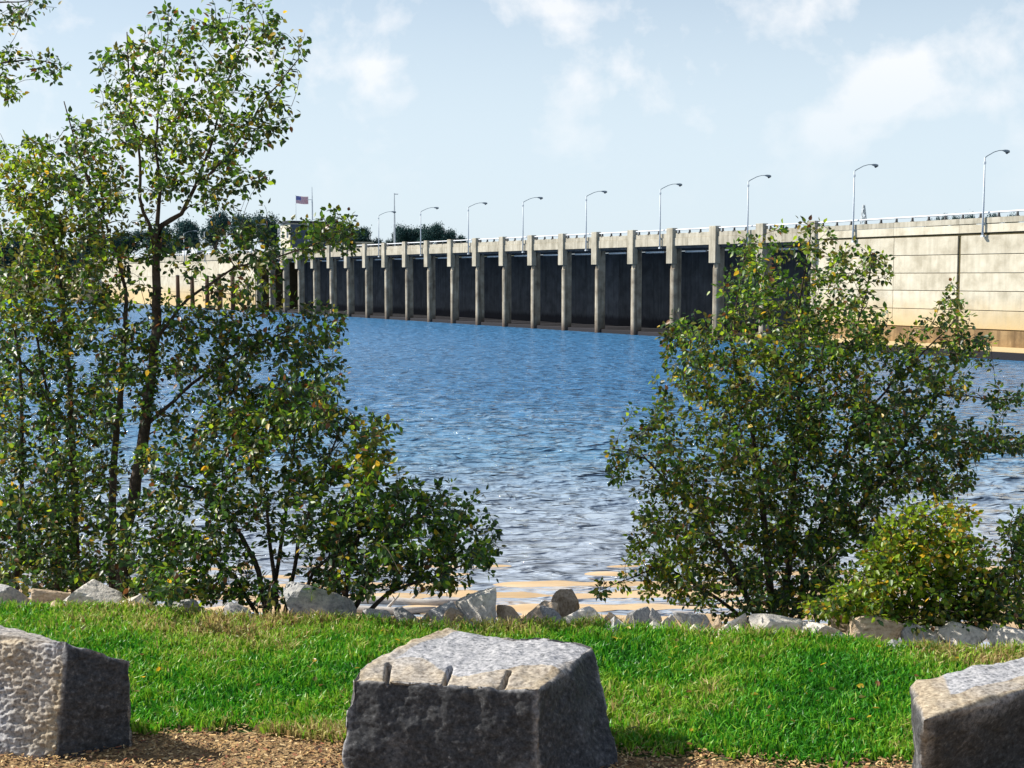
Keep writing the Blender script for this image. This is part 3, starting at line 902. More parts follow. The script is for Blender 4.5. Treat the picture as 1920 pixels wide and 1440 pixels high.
# ------------------------------------------------------------------ granite blocks
def block(name, corners, label, grooves=(), n=64, amp=.012, rough_face=None, seed=0, rindtop=None, parent=None, warp=None):
    """corners: FL FR BR BL bottom then top; six gridded faces, worn edges, fractured surface"""
    C = [Vector(c) for c in corners]
    base = (C[0] + C[1] + C[2] + C[3]) / 4; base.z = 0
    faces = [(0, 1, 5, 4), (1, 2, 6, 5), (2, 3, 7, 6), (3, 0, 4, 7), (4, 5, 6, 7)]
    cen = sum(C, Vector()) / 8
    vmap = {}; V = []; Fs = []; rind = []; shade_vals = []
    for fi, (a, b, c, d) in enumerate(faces):
        idx = {}
        for j in range(n + 1):
            for i in range(n + 1):
                u = i / n; v = j / n
                p = (C[a] * (1 - u) + C[b] * u) * (1 - v) + (C[d] * (1 - u) + C[c] * u) * v
                key = (round(p.x, 4), round(p.y, 4), round(p.z, 4))
                if key not in vmap:
                    vmap[key] = len(V)
                    nrm = (C[b] - C[a]).cross(C[d] - C[a]).normalized()
                    q = p.copy()
                    if warp:
                        q += warp(*((u, 0, v), (1, u, v), (1 - u, 1, v), (0, 1 - u, v), (u, v, 1))[fi])
                    s_ = Vector((seed * 3.1, seed, 0))
                    big = noise.noise((p + s_) * 4.0) * amp * 1.6
                    med = noise.noise((p + s_) * 14) * amp * .8
                    fine = noise.fractal((p + s_) * 38, 1.0, 2.0, 3) * amp * .33
                    k_ = 1.0
                    if rough_face == fi: k_ = 1.0; med *= .6; fine = fine * 1.3 + noise.noise(Vector((p.x * 48, p.y * 48, p.z * 70)) + s_) * amp * .45 + noise.noise((p + s_) * 90) * amp * .45
                    edge = min(u, 1 - u, v if fi == 4 else (1 - v), 1)
                    ew = max(0, 1 - edge * 14)
                    chip = ew * ew * (.004 + .030 * max(0, noise.noise((p + s_) * 16)) + .03 * max(0, noise.noise((p + s_) * 5) - .15))
                    dd_ = (big + med + fine) * k_
                    q += nrm * dd_ + (cen - p).normalized() * chip
                    rv = 0.0
                    if rough_face == fi: rv = .28 + .5 * noise.noise((p + s_) * 6)
                    if rindtop and fi == 4: rv = rindtop(u, v)
                    for (g0, g1, gw, gd) in grooves:
                        g0v = Vector(g0); g1v = Vector(g1); ab = g1v - g0v
                        tt = max(0, min(1, (p - g0v).dot(ab) / ab.length_squared))
                        ds = (p - (g0v + ab * tt)).length
                        if ds < gw:
                            q.z -= gd * math.sqrt(1 - (ds / gw) ** 2)
                    shade_v = 0.0 if (fi == 4 or rough_face == fi) else max(0, min(1, (.92 - .9 * max(0, ew - .35) + .7 * min(0, noise.noise((p + s_) * 7) + .22))))  # sides painted dark to hold their shade; top and rough face stay pale
                    V.append(q - base); shade_vals.append(shade_v); rind.append(rv + .45 * ew * (noise.noise((p + s_) * 3) + .6))
                idx[i, j] = vmap[key]
        for j in range(n):
            for i in range(n):
                Fs.append((idx[i, j], idx[i + 1, j], idx[i + 1, j + 1], idx[i, j + 1]))
    me = npmesh(name, np.array([tuple(v) for v in V]), np.array(Fs), [M['granite']], smooth=True)
    at = me.attributes.new('rind', 'FLOAT', 'POINT')
    if len(at.data) == len(rind): at.data.foreach_set('value', rind)
    at = me.attributes.new('side_shade', 'FLOAT', 'POINT')
    if len(at.data) == len(shade_vals): at.data.foreach_set('value', shade_vals)
    o = link_obj(name, me, None); o.location = base
    tag(o, label, 'boulder', 'cut granite blocks along the lawn edge')
    return o
def base_fix(p, z=-.05):
    return Vector((p.x, p.y, z))
# centre block
T = .33
fl_, fr_, br_, bl_ = atz(652, 1272, T), atz(1012, 1292, T - .005), atz(1116, 1211, T - .01), atz(836, 1178, T + .005)
b0, b1, b2, b3 = atz(634, 1472, 0), atz(1010, 1492, 0), atz(1172, 1440, 0), atz(780, 1392, 0)
gr = []
for (a, b) in (((747, 1243), (724, 1276)), ((853, 1250), (828, 1286)), ((958, 1258), (938, 1292))):
    gr.append((tuple(atz(*a, T)), tuple(atz(*b, T)), .009, .045))
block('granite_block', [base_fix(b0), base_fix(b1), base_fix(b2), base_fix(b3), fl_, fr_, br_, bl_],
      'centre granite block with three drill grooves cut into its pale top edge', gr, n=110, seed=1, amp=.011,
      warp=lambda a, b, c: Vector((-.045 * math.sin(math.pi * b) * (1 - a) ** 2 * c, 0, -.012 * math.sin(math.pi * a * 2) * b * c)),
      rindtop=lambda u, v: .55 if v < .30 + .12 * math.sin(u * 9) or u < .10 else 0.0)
# left block
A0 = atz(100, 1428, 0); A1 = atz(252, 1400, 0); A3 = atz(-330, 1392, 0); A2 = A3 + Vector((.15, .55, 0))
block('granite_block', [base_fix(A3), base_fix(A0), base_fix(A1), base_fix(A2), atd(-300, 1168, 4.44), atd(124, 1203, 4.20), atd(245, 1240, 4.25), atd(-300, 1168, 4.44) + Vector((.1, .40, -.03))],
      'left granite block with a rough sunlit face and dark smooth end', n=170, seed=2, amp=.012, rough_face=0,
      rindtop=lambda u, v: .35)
# right block
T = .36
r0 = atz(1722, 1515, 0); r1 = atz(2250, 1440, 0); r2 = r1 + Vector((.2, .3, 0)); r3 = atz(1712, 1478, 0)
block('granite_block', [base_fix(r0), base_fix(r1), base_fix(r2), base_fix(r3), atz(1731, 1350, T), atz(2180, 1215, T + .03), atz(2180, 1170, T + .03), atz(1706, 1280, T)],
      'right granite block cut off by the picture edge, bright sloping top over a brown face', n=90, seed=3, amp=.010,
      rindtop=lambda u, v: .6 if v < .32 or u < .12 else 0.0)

# ------------------------------------------------------------------ rubble at the lawn edge
def rock_mesh(seed, sub=3, facets=11, rough=.05):
    r = np.random.default_rng(seed)
    import bmesh
    bm = bmesh.new(); bmesh.ops.create_icosphere(bm, subdivisions=sub, radius=1)
    N = r.normal(size=(facets, 3)); N /= np.linalg.norm(N, axis=1)[:, None]
    dd = r.uniform(.45, .95, facets)
    for v in bm.verts:
        d = np.array(v.co.normalized()); rad = 1.45
        dots = N @ d
        for q, dt in zip(dd, dots):
            if dt > .05: rad = min(rad, q / dt)
        rad += rough * noise.fractal(v.co * 2.4 + Vector((seed, 0, 0)), 1, 2, 4)
        v.co = Vector(tuple(d * rad))
    me = bpy.data.meshes.new('rock'); bm.to_mesh(me); bm.free()
    return me
RK = [  # x0,x1,ytop,ybottom,material,label
    (-25, 46, 1096, 1142, 'rock_gray', 'bluish rubble rock at the left picture edge'),
    (48, 128, 1102, 1136, 'rock_tan', 'low tan rock between the edge rock and the white one'),
    (104, 226, 1092, 1146, 'rock_pale', 'pale pointed rock left of the birch foot'),
    (530, 668, 1088, 1166, 'rock_gray', 'largest grey rounded rock under the middle shrub'),
    (786, 872, 1128, 1176, 'rock_gray', 'flat brownish rock left of the pointed white one'),
    (852, 932, 1098, 1172, 'rock_pale', 'upright pointed rock with white left side and dark right side'),
    (930, 985, 1134, 1174, 'rock_tan', 'small tan rock right of the upright pointed rock'),
    (968, 1052, 1128, 1174, 'rock_tan', 'reddish flat rock behind the centre block, left of the beach gap'),
    (1034, 1096, 1106, 1160, 'rock_tan', 'tan pointed rock set back on the sand'),
    (1052, 1136, 1134, 1180, 'rock_pale', 'split pale rock with a dark right half by the beach gap'),
    (1172, 1226, 1138, 1180, 'rock_gray', 'small dark rock in the beach gap, left of its twin'),
    (1212, 1250, 1142, 1182, 'rock_gray', 'dark rock in the beach gap, right of its twin'),
    (1262, 1348, 1148, 1184, 'rock_gray', 'flat dark grey rock left of the right bush foot'),
    (1346, 1414, 1150, 1190, 'rock_pale', 'pale rock with dark end right at the bush foot'),
    (1408, 1512, 1152, 1196, 'rock_pale', 'broad pale rock under the right bush'),
    (1488, 1606, 1168, 1204, 'rock_pale', 'long flat whitish rock right of the bush foot'),
    (1592, 1702, 1154, 1212, 'rock_tan', 'pinkish tan rock with dark notch, right of the bush'),
    (1560, 1660, 1140, 1180, 'rock_tan', 'flat pink slab lying behind the pinkish notched rock'),
    (1716, 1790, 1182, 1212, 'rock_pale', 'thin low rock below the yellow bush'),
    (1765, 1866, 1168, 1214, 'rock_pale', 'craggy whitish rock below the right side of the yellow bush'),
    (1856, 1960, 1172, 1220, 'rock_pale', 'craggy whitish rock at the right picture edge'),
    (676, 740, 1138, 1168, 'rock_gray', 'small grey rock beside the largest grey rock'),
    (735, 790, 1140, 1172, 'rock_gray', 'small rock in the shade of the middle shrub, next to the flat brownish one'),
    (400, 470, 1132, 1160, 'rock_gray', 'low shaded rock between birch foot and largest grey rock'),
    (300, 372, 1126, 1154, 'rock_gray', 'low shaded rock just right of the birch foot'),
    (1235, 1275, 1152, 1184, 'rock_pale', 'small pale rock between the dark twin rocks and the flat dark grey one'),
    (1690, 1738, 1168, 1212, 'rock_gray', 'small grey rock right of the pinkish notched rock'),
    (1325, 1362, 1156, 1188, 'rock_tan', 'small tan rock squeezed between the flat dark grey and the pale one'),
    (828, 868, 1140, 1178, 'rock_tan', 'small tan rock leaning on the left of the upright pointed rock'),
    (1010, 1062, 1140, 1180, 'rock_gray', 'dark notched rock right of the reddish flat one'),
    (1130, 1172, 1150, 1178, 'rock_tan', 'little tan rock at the left of the beach gap'),
]
rvar = random.Random(3)
for i, (x0, x1, yt, yb, mt, lab) in enumerate(RK):
    cx = (x0 + x1) / 2
    g = atz(cx, yb - 4, -.03)
    dd_ = g.y + .03
    if 'set back' in lab: dd_ = g.y + .5
    w = (x1 - x0) / FPX * dd_
    top = atd(cx, yt, dd_).z; bot = atd(cx, yb, dd_).z - .05
    hh = top - bot
    me = rock_mesh(140 + i, 4, 12 + i % 4, .03)
    ob = link_obj('rubble_rock', me, [M[mt]])
    zs = [v.co.z for v in me.vertices]; xs_ = [v.co.x for v in me.vertices]
    ob.scale = (w / (max(xs_) - min(xs_)), w * .42, hh / (max(zs) - min(zs)))
    ob.location = (g.x - (max(xs_) + min(xs_)) / 2 * ob.scale[0], dd_ + w * .12, bot - min(zs) * ob.scale[2])
    tag(ob, lab, 'rock', 'rubble rocks along the far lawn edge')
# rubble further down the bank: uncountable broken stone
def scatter_rubble():
    r = np.random.default_rng(9)
    base = [rock_mesh(400 + i, 1, 7, .05) for i in range(5)]
    arrs = []
    for m in base:
        v = np.empty(len(m.vertices) * 3); m.vertices.foreach_get('co', v); fa = np.array([list(p.vertices) for p in m.polygons]); arrs.append((v.reshape(-1, 3), fa))
    Vs = []; Fs = []; mis = []; k = 0
    for q_ in range(3600):
        y = 6.1 + 14 * r.random() ** 1.6; x = r.uniform(-1, 1) * (3.2 + y * .5)
        if q_ > 2400: x = r.uniform(-3.4, 3.4); y = y_far(x) + .06 + abs(r.normal(0, .25))
        elif y < y_far(x) + .12: continue
        v, fa = arrs[r.integers(5)]
        s = r.uniform(.02, .075 if q_ > 2400 else .10) * (1 + (y - 6) * .12)
        an = r.random() * 6.28; c, s_ = math.cos(an), math.sin(an)
        R = np.array([[c, -s_, 0], [s_, c, 0], [0, 0, 1]])
        P = (v * [s * r.uniform(.8, 1.5), s, s * r.uniform(.4, .9)]) @ R.T + [x, y, bank_z(x, y) + s * .15]
        Vs.append(P); Fs.append(fa + k); k += len(v); mis += [int(r.integers(3))] * len(fa)
    me = npmesh('rubble', np.concatenate(Vs), np.concatenate(Fs), [M['rock_gray'], M['rock_tan'], M['rock_pale']], mis)
    o = link_obj('rubble', me, None); tag(o, 'broken stone strewn down the bank between lawn and beach', 'rubble', kind='stuff')
scatter_rubble()
# driftwood planks on the beach
for i, (px, py, ln, an, lab) in enumerate(((700, 1122, 1.6, .05, 'bleached driftwood log on the beach, left of the pointed rock'), (740, 1104, 1.9, -.06, 'bleached driftwood log further out on the beach behind the other'))):
    p_ = atz(px, py, -6.6)
    yy = p_.y; p_.z = bank_z(p_.x, yy) + .06
    o = MB().tube([(-ln, 0, 0), (-ln * .3, .06, .05), (ln * .4, -.04, .02), (ln, .02, .06)], [.09, .12, .11, .06], 8).tube([(ln * .2, 0, .05), (ln * .4, .1, .4)], [.05, .02], 6).build('driftwood', M['wood_gray'], smooth=True)
    o.location = p_; o.rotation_euler = (0, 0, an)
    tag(o, lab, 'driftwood')

# ------------------------------------------------------------------ grass and chips
def blades(name, n, fpos, hrange, wrange, palette, label, cat, lean=.5, mat='grass_blade'):
    r = np.random.default_rng(11)
    P = fpos(r, n); n = len(P)
    h = r.uniform(*hrange, n) ; h *= P[:, 3]
    w = r.uniform(*wrange, n)
    az = r.uniform(0, 2 * np.pi, n); la = r.uniform(0, 2 * np.pi, n)
    bend = r.uniform(.1, lean, n) * h
    side = np.stack([np.cos(az), np.sin(az), 0 * az], 1) * (w / 2)[:, None]
    ld = np.stack([np.cos(la), np.sin(la), 0 * la], 1)
    b = P[:, :3]
    p1 = b + ld * (bend * .35)[:, None] + np.stack([0 * h, 0 * h, h * .6], 1)
    p2 = b + ld * bend[:, None] * 1.1 + np.stack([0 * h, 0 * h, h * (1 - .25 * (bend / h))], 1)
    V = np.stack([b - side, b + side, p1 + side * .8, p1 - side * .8, p2], 1).reshape(-1, 3)
    k = np.arange(n) * 5
    F3 = np.concatenate([np.stack([k, k + 1, k + 2], 1), np.stack([k, k + 2, k + 3], 1), np.stack([k + 3, k + 2, k + 4], 1)])
    me = npmesh(name, V, F3, [M[mat]])
    pal = np.array(palette); ci = P[:, 4]
    idx = np.clip((ci * len(pal)).astype(int), 0, len(pal) - 1)
    c = pal[idx] * r.uniform(.75, 1.25, n)[:, None]
    c4 = np.concatenate([np.repeat(c, 5, 0), np.ones((n * 5, 1))], 1)
    at = me.color_attributes.new('tint', 'FLOAT_COLOR', 'POINT'); at.data.foreach_set('color', c4.astype(np.float32).ravel())
    o = link_obj(name, me, None); tag(o, label, cat, kind='stuff')
    return o
def lawnpos(r, n):
    out = []
    X = r.uniform(-3.6, 3.6, n); U = r.random(n)
    for x, u in zip(X, U):
        y0, y1 = y_near(x) - .02, y_far(x) + .10
        y = y0 + (y1 - y0) * u
        q = noise.noise(Vector((x * 1.3, y * 1.3, 5))) ; q2 = noise.noise(Vector((x * 7, y * 7, 9)))
        if u < .03 and q2 < 0: continue
        hmul = .75 + .5 * max(0, q2 + .3) + .25 * (u > .93)
        c = .42 + .55 * q + .22 * q2 + r.normal(0, .16) + (.06 if u > .95 or u < .04 else 0) + (.05 if x < -1 and u > .75 else 0)
        out.append((x, y, .004, hmul, c))
    return np.array(out)
blades('grass', 120000, lawnpos, (.024, .058), (.0055, .0105),
       [(.025, .16, .010), (.045, .25, .012), (.09, .33, .015), (.16, .38, .02), (.25, .42, .03), (.34, .40, .08), (.46, .40, .16), (.40, .28, .12)],
       'short bright green grass of the lawn between granite blocks and rubble', 'grass', .9)
def litter():
    r = np.random.default_rng(21); n = 170
    X = r.uniform(-3.2, 3.2, n); Y = np.array([y_near(x) + (y_far(x) - y_near(x)) * u for x, u in zip(X, r.random(n))])
    D_ = r.normal(size=(n, 3)) * [1, 1, .3]; D_ /= np.linalg.norm(D_, axis=1)[:, None]
    Z_ = r.normal(size=(n, 3)) * .3 + [0, 0, 1]; Y_ = np.cross(Z_, D_); Y_ /= np.linalg.norm(Y_, axis=1)[:, None]; Z_ = np.cross(D_, Y_)
    Rm = np.stack([D_, Y_, Z_], 2); sc = r.uniform(.018, .034, n)
    V = np.einsum('nij,kj->nki', Rm, LV) * sc[:, None, None] + np.stack([X, Y, r.uniform(.03, .05, n)], 1)[:, None, :]
    Fa = (LF[None] + (np.arange(n) * 8)[:, None, None]).reshape(-1, 3)
    o = link_obj('fallen_leaves', npmesh('fallen_leaves', V.reshape(-1, 3), Fa, [M['leaf_yellow'], M['leaf_brown'], M['leaf_olive']], np.repeat(r.integers(0, 3, n), 8)), None)
    tag(o, 'small yellow and brown fallen leaves scattered over the lawn', 'fallen leaves', kind='stuff')
def dry_pos(r, n):
    out = []
    for _ in range(n):
        x = r.uniform(-3.2, 3.2); y = y_far(x) + abs(r.normal(0, .18))
        q2 = noise.noise(Vector((x * 3, y * 3, 1)))
        if q2 < -.05: continue
        out.append((x, y, bank_z(x, y), 1.0 + q2, r.random() * .8 + .2 * q2))
    return np.array(out)
blades('weeds', 5000, dry_pos, (.03, .09), (.004, .008), [(.06, .14, .02), (.12, .16, .03), (.28, .22, .06), (.34, .22, .08), (.22, .12, .05)],
       'dry weeds growing between the rubble at the far lawn edge', 'weeds', .9)
def chips():
    r = np.random.default_rng(5); n = 48000
    X = r.uniform(-3, 3, n); Yn = np.array([y_near(x) for x in X])
    Y = Yn + .10 - 1.1 * r.random(n) ** 1.1
    L_ = r.uniform(.005, .024, n); Wd = r.uniform(.002, .007, n)
    a = r.uniform(0, 6.28, n); d = np.stack([np.cos(a), np.sin(a), r.normal(0, .16, n)], 1); s_ = np.stack([-np.sin(a), np.cos(a), r.normal(0, .4, n)], 1)
    c = np.stack([X, Y, r.uniform(.004, .018, n)], 1)
    V = np.stack([c - d * L_[:, None] / 2 - s_ * Wd[:, None] / 2, c + d * L_[:, None] / 2 - s_ * Wd[:, None] / 2, c + d * L_[:, None] / 2 + s_ * Wd[:, None] / 2, c - d * L_[:, None] / 2 + s_ * Wd[:, None] / 2], 1).reshape(-1, 3)
    me = npmesh('wood_chips', V, np.arange(4 * n).reshape(n, 4), [M['chip']])
    pal = np.array([(.44, .29, .12), (.34, .20, .08), (.56, .41, .21), (.20, .10, .045), (.07, .04, .025), (.28, .10, .05)])
    cc = pal[r.choice(6, n, p=[.28, .24, .15, .15, .13, .05])] * r.uniform(.7, 1.2, n)[:, None]
    c4 = np.concatenate([np.repeat(cc, 4, 0), np.ones((n * 4, 1))], 1)
    at = me.color_attributes.new('tint', 'FLOAT_COLOR', 'POINT'); at.data.foreach_set('color', c4.astype(np.float32).ravel())
    o = link_obj('wood_chips', me, None); tag(o, 'straw coloured wood chips on the bed in front of the lawn', 'wood chips', kind='stuff')
chips()

# ------------------------------------------------------------------ shrubs and birch
LM = ['leaf_green', 'leaf_dark', 'leaf_lime', 'leaf_olive', 'leaf_yellow', 'leaf_brown']
LMATS = [M[k] for k in LM]
PAL = {'g': [.50, .22, .16, .08, .02, .02], 'd': [.28, .48, .07, .12, .02, .03], 'l': [.40, .12, .34, .08, .04, .02],
       'o': [.24, .24, .18, .30, .02, .02], 'y': [.22, .06, .50, .14, .07, .01], 'Y': [.10, .0, .56, .08, .24, .02],
       'a': [.24, .32, .12, .24, .03, .05]}
LV = np.array([(0, 0, 0), (.26, -.31, .05), (.60, -.27, .06), (1, 0, -.03), (.60, .27, .06), (.26, .31, .05), (.30, 0, -.03), (.66, 0, -.04)])
LF = np.array([(0, 6, 1), (0, 5, 6), (1, 6, 7), (1, 7, 2), (6, 5, 4), (6, 4, 7), (2, 7, 3), (7, 4, 3)])
leaf_meshes = {}
def leaf_mesh(mi):
    if mi not in leaf_meshes:
        me = npmesh('leaf', LV, LF, [LMATS[mi]], smooth=True); leaf_meshes[mi] = me
    return leaf_meshes[mi]

def plant(name, depth, stems, blobs, label, cat, seed, leaf=(.026, .041), per=12, dz=.35, group=None, droop=.35, bark='bark', nparts=300, dens=1.0):
    r = np.random.default_rng(seed)
    root = atd(stems[0][0][0], stems[0][0][1], depth)
    root = Vector((root.x, depth, bank_z(root.x, depth)))
    e = empty(name, root)
    tag(e, label, cat, group)
    nodes = []; segs = []
    trunk = MB()
    for st in stems:
        pts = []; rd = []
        for q in st:
            px, py, rr = q[:3]; dd = depth + (q[3] if len(q) > 3 else 0)
            pts.append(atd(px, py, dd)); rd.append(rr)
        if st[0][1] > 1000 and pts[0].z > -.5:   # rooted stem: run it into the ground
            g = pts[0].copy(); g.z = bank_z(g.x, g.y) - .05
            if pts[0].z > g.z + .04: pts.insert(0, g); rd.insert(0, rd[0] * 1.25)
        # resample with a little wander
        P = []; R = []
        for a, b, ra, rb in zip(pts[:-1], pts[1:], rd[:-1], rd[1:]):
            k = max(2, int((b - a).length / .07))
            for i in range(k):
                t = i / k
                P.append(a.lerp(b, t) + Vector(r.normal(0, .0035, 3))); R.append(ra * (1 - t) + rb * t)
        P.append(pts[-1]); R.append(rd[-1])
        trunk.tube([p - root for p in P], R, 7)
        for p, q in zip(P, R): nodes.append((p, q))
    trunk.build('trunk', M[bark], e, smooth=True)
    tips = []
    for (px, py, rx, ry, n, pal) in blobs:
        for _ in range(int(round(n * (dens if py > 560 else 1 + (dens - 1) * .4)))):
            a = r.uniform(0, 6.283); q = r.random() ** .5 if r.random() > .13 else r.uniform(1.0, 1.45)
            x = px + rx * q * math.cos(a); y = py + ry * q * math.sin(a)
            tips.append((atd(x, y, depth + r.normal(0, dz)), pal))
    NP = np.array([tuple(p) for p, _ in nodes]); NR = np.array([q for _, q in nodes])
    d0 = [np.min(np.linalg.norm(NP - np.array(t[0]), axis=1)) for t in tips]
    order = np.argsort(d0)
    tw = MB()
    Lp = []; Ld = []; Lpal = []
    NPl = [NP]; NRl = [NR]
    cap = len(NP) + len(tips) * 6
    NPa = np.zeros((cap, 3)); NPa[:len(NP)] = NP; NRa = np.zeros(cap); NRa[:len(NR)] = NR; cnt = len(NP)
    for oi in order:
        tp, pal = tips[oi]; t = np.array(tp)
        dv = t - NPa[:cnt]; ds = np.linalg.norm(dv, axis=1)
        cost = ds + .9 * np.clip(.25 * ds - dv[:, 2], 0, None) + (ds < .05) * 1.0
        j = int(np.argmin(cost)); a = NPa[j]; ra = min(NRa[j] * .7, .003 + .012 * ds[j]); ra = max(ra, .0016)
        Ld_ = ds[j]; k = max(3, min(9, int(Ld_ / .06)))
        up = np.array([0, 0, .14 * Ld_])
        wob = r.normal(0, .05 * Ld_ + .004, 3)
        P = []
        for i in range(k + 1):
            u = i / k
            p = a + (t - a) * u + (up + wob) * math.sin(math.pi * u)
            P.append(p)
        R = [ra * (1 - i / k) + .0011 * (i / k) for i in range(k + 1)]
        tw.tube([Vector(p) - root for p in P], R, 4, cap=False)
        m = min(k, cap - cnt)
        for i in range(1, 1 + min(5, m)):
            ii = int(round(i * k / min(5, m)))
            if cnt < cap: NPa[cnt] = P[ii]; NRa[cnt] = R[ii]; cnt += 1
        # leaves along the outer stretch
        seglen = min(Ld_, .30); c = 0
        nl = max(4, int(per * r.uniform(.7, 1.3)))
        for q in range(nl):
            u = 1 - (q / nl) * seglen / max(Ld_, 1e-3)
            u = min(max(u, 0), 1)
            f_ = u * k; i = min(int(f_), k - 1); p = P[i] + (P[i + 1] - P[i]) * (f_ - i)
            dr = P[i + 1] - P[i]; dr = dr / (np.linalg.norm(dr) + 1e-9)
            sd = np.cross(dr, r.normal(size=3)); sd /= np.linalg.norm(sd) + 1e-9
            ld = dr * .45 + sd * .9 + np.array([0, 0, -droop * r.uniform(0, 2.2)]); ld /= np.linalg.norm(ld)
            p = p + ld * r.uniform(.006, .03)
            Lp.append(p); Ld.append(ld); Lpal.append(pal)
    tw.build('branches', M['bark'], e)['kind'] = 'stuff'
    n = len(Lp)
    P = np.array(Lp); Dv = np.array(Ld)
    nr = r.normal(size=(n, 3)) * .75 + [0, 0, 1.0]
    Yv = np.cross(nr, Dv); Yv /= np.linalg.norm(Yv, axis=1)[:, None]
    Zv = np.cross(Dv, Yv)
    sc = r.uniform(*leaf, n)
    mi = np.array([r.choice(6, p=np.array(PAL[p]) / sum(PAL[p])) for p in Lpal])
    # frame test, nearest leaves first become objects of their own
    rel = P - [0, 0, CAMZ]
    dep = rel[:, 1] * CT - rel[:, 2] * ST
    upx = 960 + FPX * rel[:, 0] / dep; upy = 720 - FPX * (rel[:, 1] * ST + rel[:, 2] * CT) / dep
    vis = (upx > 0) & (upx < 1920) & (upy > 0) & (upy < 1440)
    rank = np.where(vis, sc / dep, -1)
    big = np.argsort(-rank)[:nparts]
    big = [b for b in big if rank[b] > 0]
    isb = np.zeros(n, bool); isb[big] = True
    rest = np.where(~isb)[0]
    Rm = np.stack([Dv, Yv, Zv], 2)     # columns
    V = np.einsum('nij,kj->nki', Rm[rest], LV) * sc[rest][:, None, None] + (P[rest] - np.array(root))[:, None, :]
    Fa = (LF[None] + (np.arange(len(rest)) * 8)[:, None, None]).reshape(-1, 3)
    me = npmesh('foliage', V.reshape(-1, 3), Fa, LMATS, np.repeat(mi[rest], 8), smooth=True)
    fo = link_obj('foliage', me, None, e); fo['kind'] = 'stuff'
    for b in big:
        o = bpy.data.objects.new('leaf', leaf_mesh(int(mi[b])))
        COL.objects.link(o); o.parent = e
        mt = Matrix(Rm[b].tolist()).to_4x4() @ Matrix.Scale(float(sc[b]), 4)
        mt.translation = Vector(P[b]) - root
        o.matrix_local = mt
    return e, n

tot = 0
litter()
# main birch
_, k = plant('birch_tree', 7.0,
    [[(228, 1120, .038), (240, 980, .034), (266, 850, .033), (276, 760, .030), (288, 680, .027), (294, 600, .026), (293, 486, .022), (300, 425, .017), (340, 398, .012), (366, 350, .010), (384, 300, .008), (404, 240, .006), (420, 160, .004), (470, 60, .003)],
     [(293, 500, .014), (294, 410, .012), (301, 350, .009), (292, 270, .007), (300, 180, .005), (315, 70, .003)],
     [(293, 470, .012), (262, 372, .009), (264, 300, .007), (245, 200, .005), (238, 60, .003)],
     [(212, 1115, .026, .15), (210, 1000, .023, .15), (213, 880, .020, .15), (222, 767, .018, .12), (234, 642, .015, .1), (236, 540, .010, .1), (200, 420, .007), (150, 300, .005), (120, 190, .003)],
     [(366, 350, .008), (430, 290, .006), (500, 180, .004), (560, 110, .003)],
     [(290, 640, .012), (350, 560, .008), (440, 500, .006), (560, 470, .004), (640, 440, .003)],
     [(270, 800, .012), (360, 720, .009), (450, 660, .006), (560, 610, .004)]],
    [(310, 110, 110, 90, 52, 'g'), (440, 70, 90, 70, 44, 'g'), (540, 95, 34, 50, 7, 'd'), (230, 150, 60, 80, 16, 'd'), (340, 210, 110, 80, 64, 'l'), (470, 180, 70, 90, 34, 'g'),
     (190, 260, 70, 80, 26, 'g'), (290, 300, 100, 70, 46, 'o'), (420, 270, 80, 60, 26, 'd'), (505, 240, 45, 60, 15, 'd'), (360, 330, 90, 55, 18, 'd'), (465, 330, 50, 40, 7, 'd'),
     (210, 400, 70, 70, 30, 'o'), (440, 400, 70, 50, 18, 'd'), (330, 460, 70, 50, 14, 'd'), (460, 470, 70, 50, 22, 'd'), (560, 450, 50, 30, 18, 'g'), (620, 425, 40, 30, 22, 'g'), (640, 455, 25, 22, 8, 'd'),
     (250, 500, 60, 50, 16, 'a'), (215, 620, 70, 70, 22, 'd'), (230, 740, 60, 60, 16, 'd'), (190, 860, 50, 80, 14, 'd'), (200, 990, 40, 80, 16, 'd'), (180, 400, 50, 60, 18, 'o'), (160, 330, 60, 70, 16, 'g'), (380, 540, 80, 50, 22, 'a'), (480, 540, 45, 60, 16, 'o'), (350, 640, 100, 60, 56, 'd'), (480, 610, 80, 50, 30, 'd'), (590, 610, 55, 45, 18, 'd'), (630, 625, 30, 25, 7, 'd'), (500, 700, 100, 60, 46, 'd'), (600, 710, 50, 60, 20, 'd'),
     (370, 750, 100, 70, 46, 'd'), (490, 800, 70, 50, 28, 'l')],
    'tallest slender birch at the left with a leaning dark trunk and airy crown', 'birch', 1, dz=.30, per=12, dens=1.85, bark='bark')
tot += k
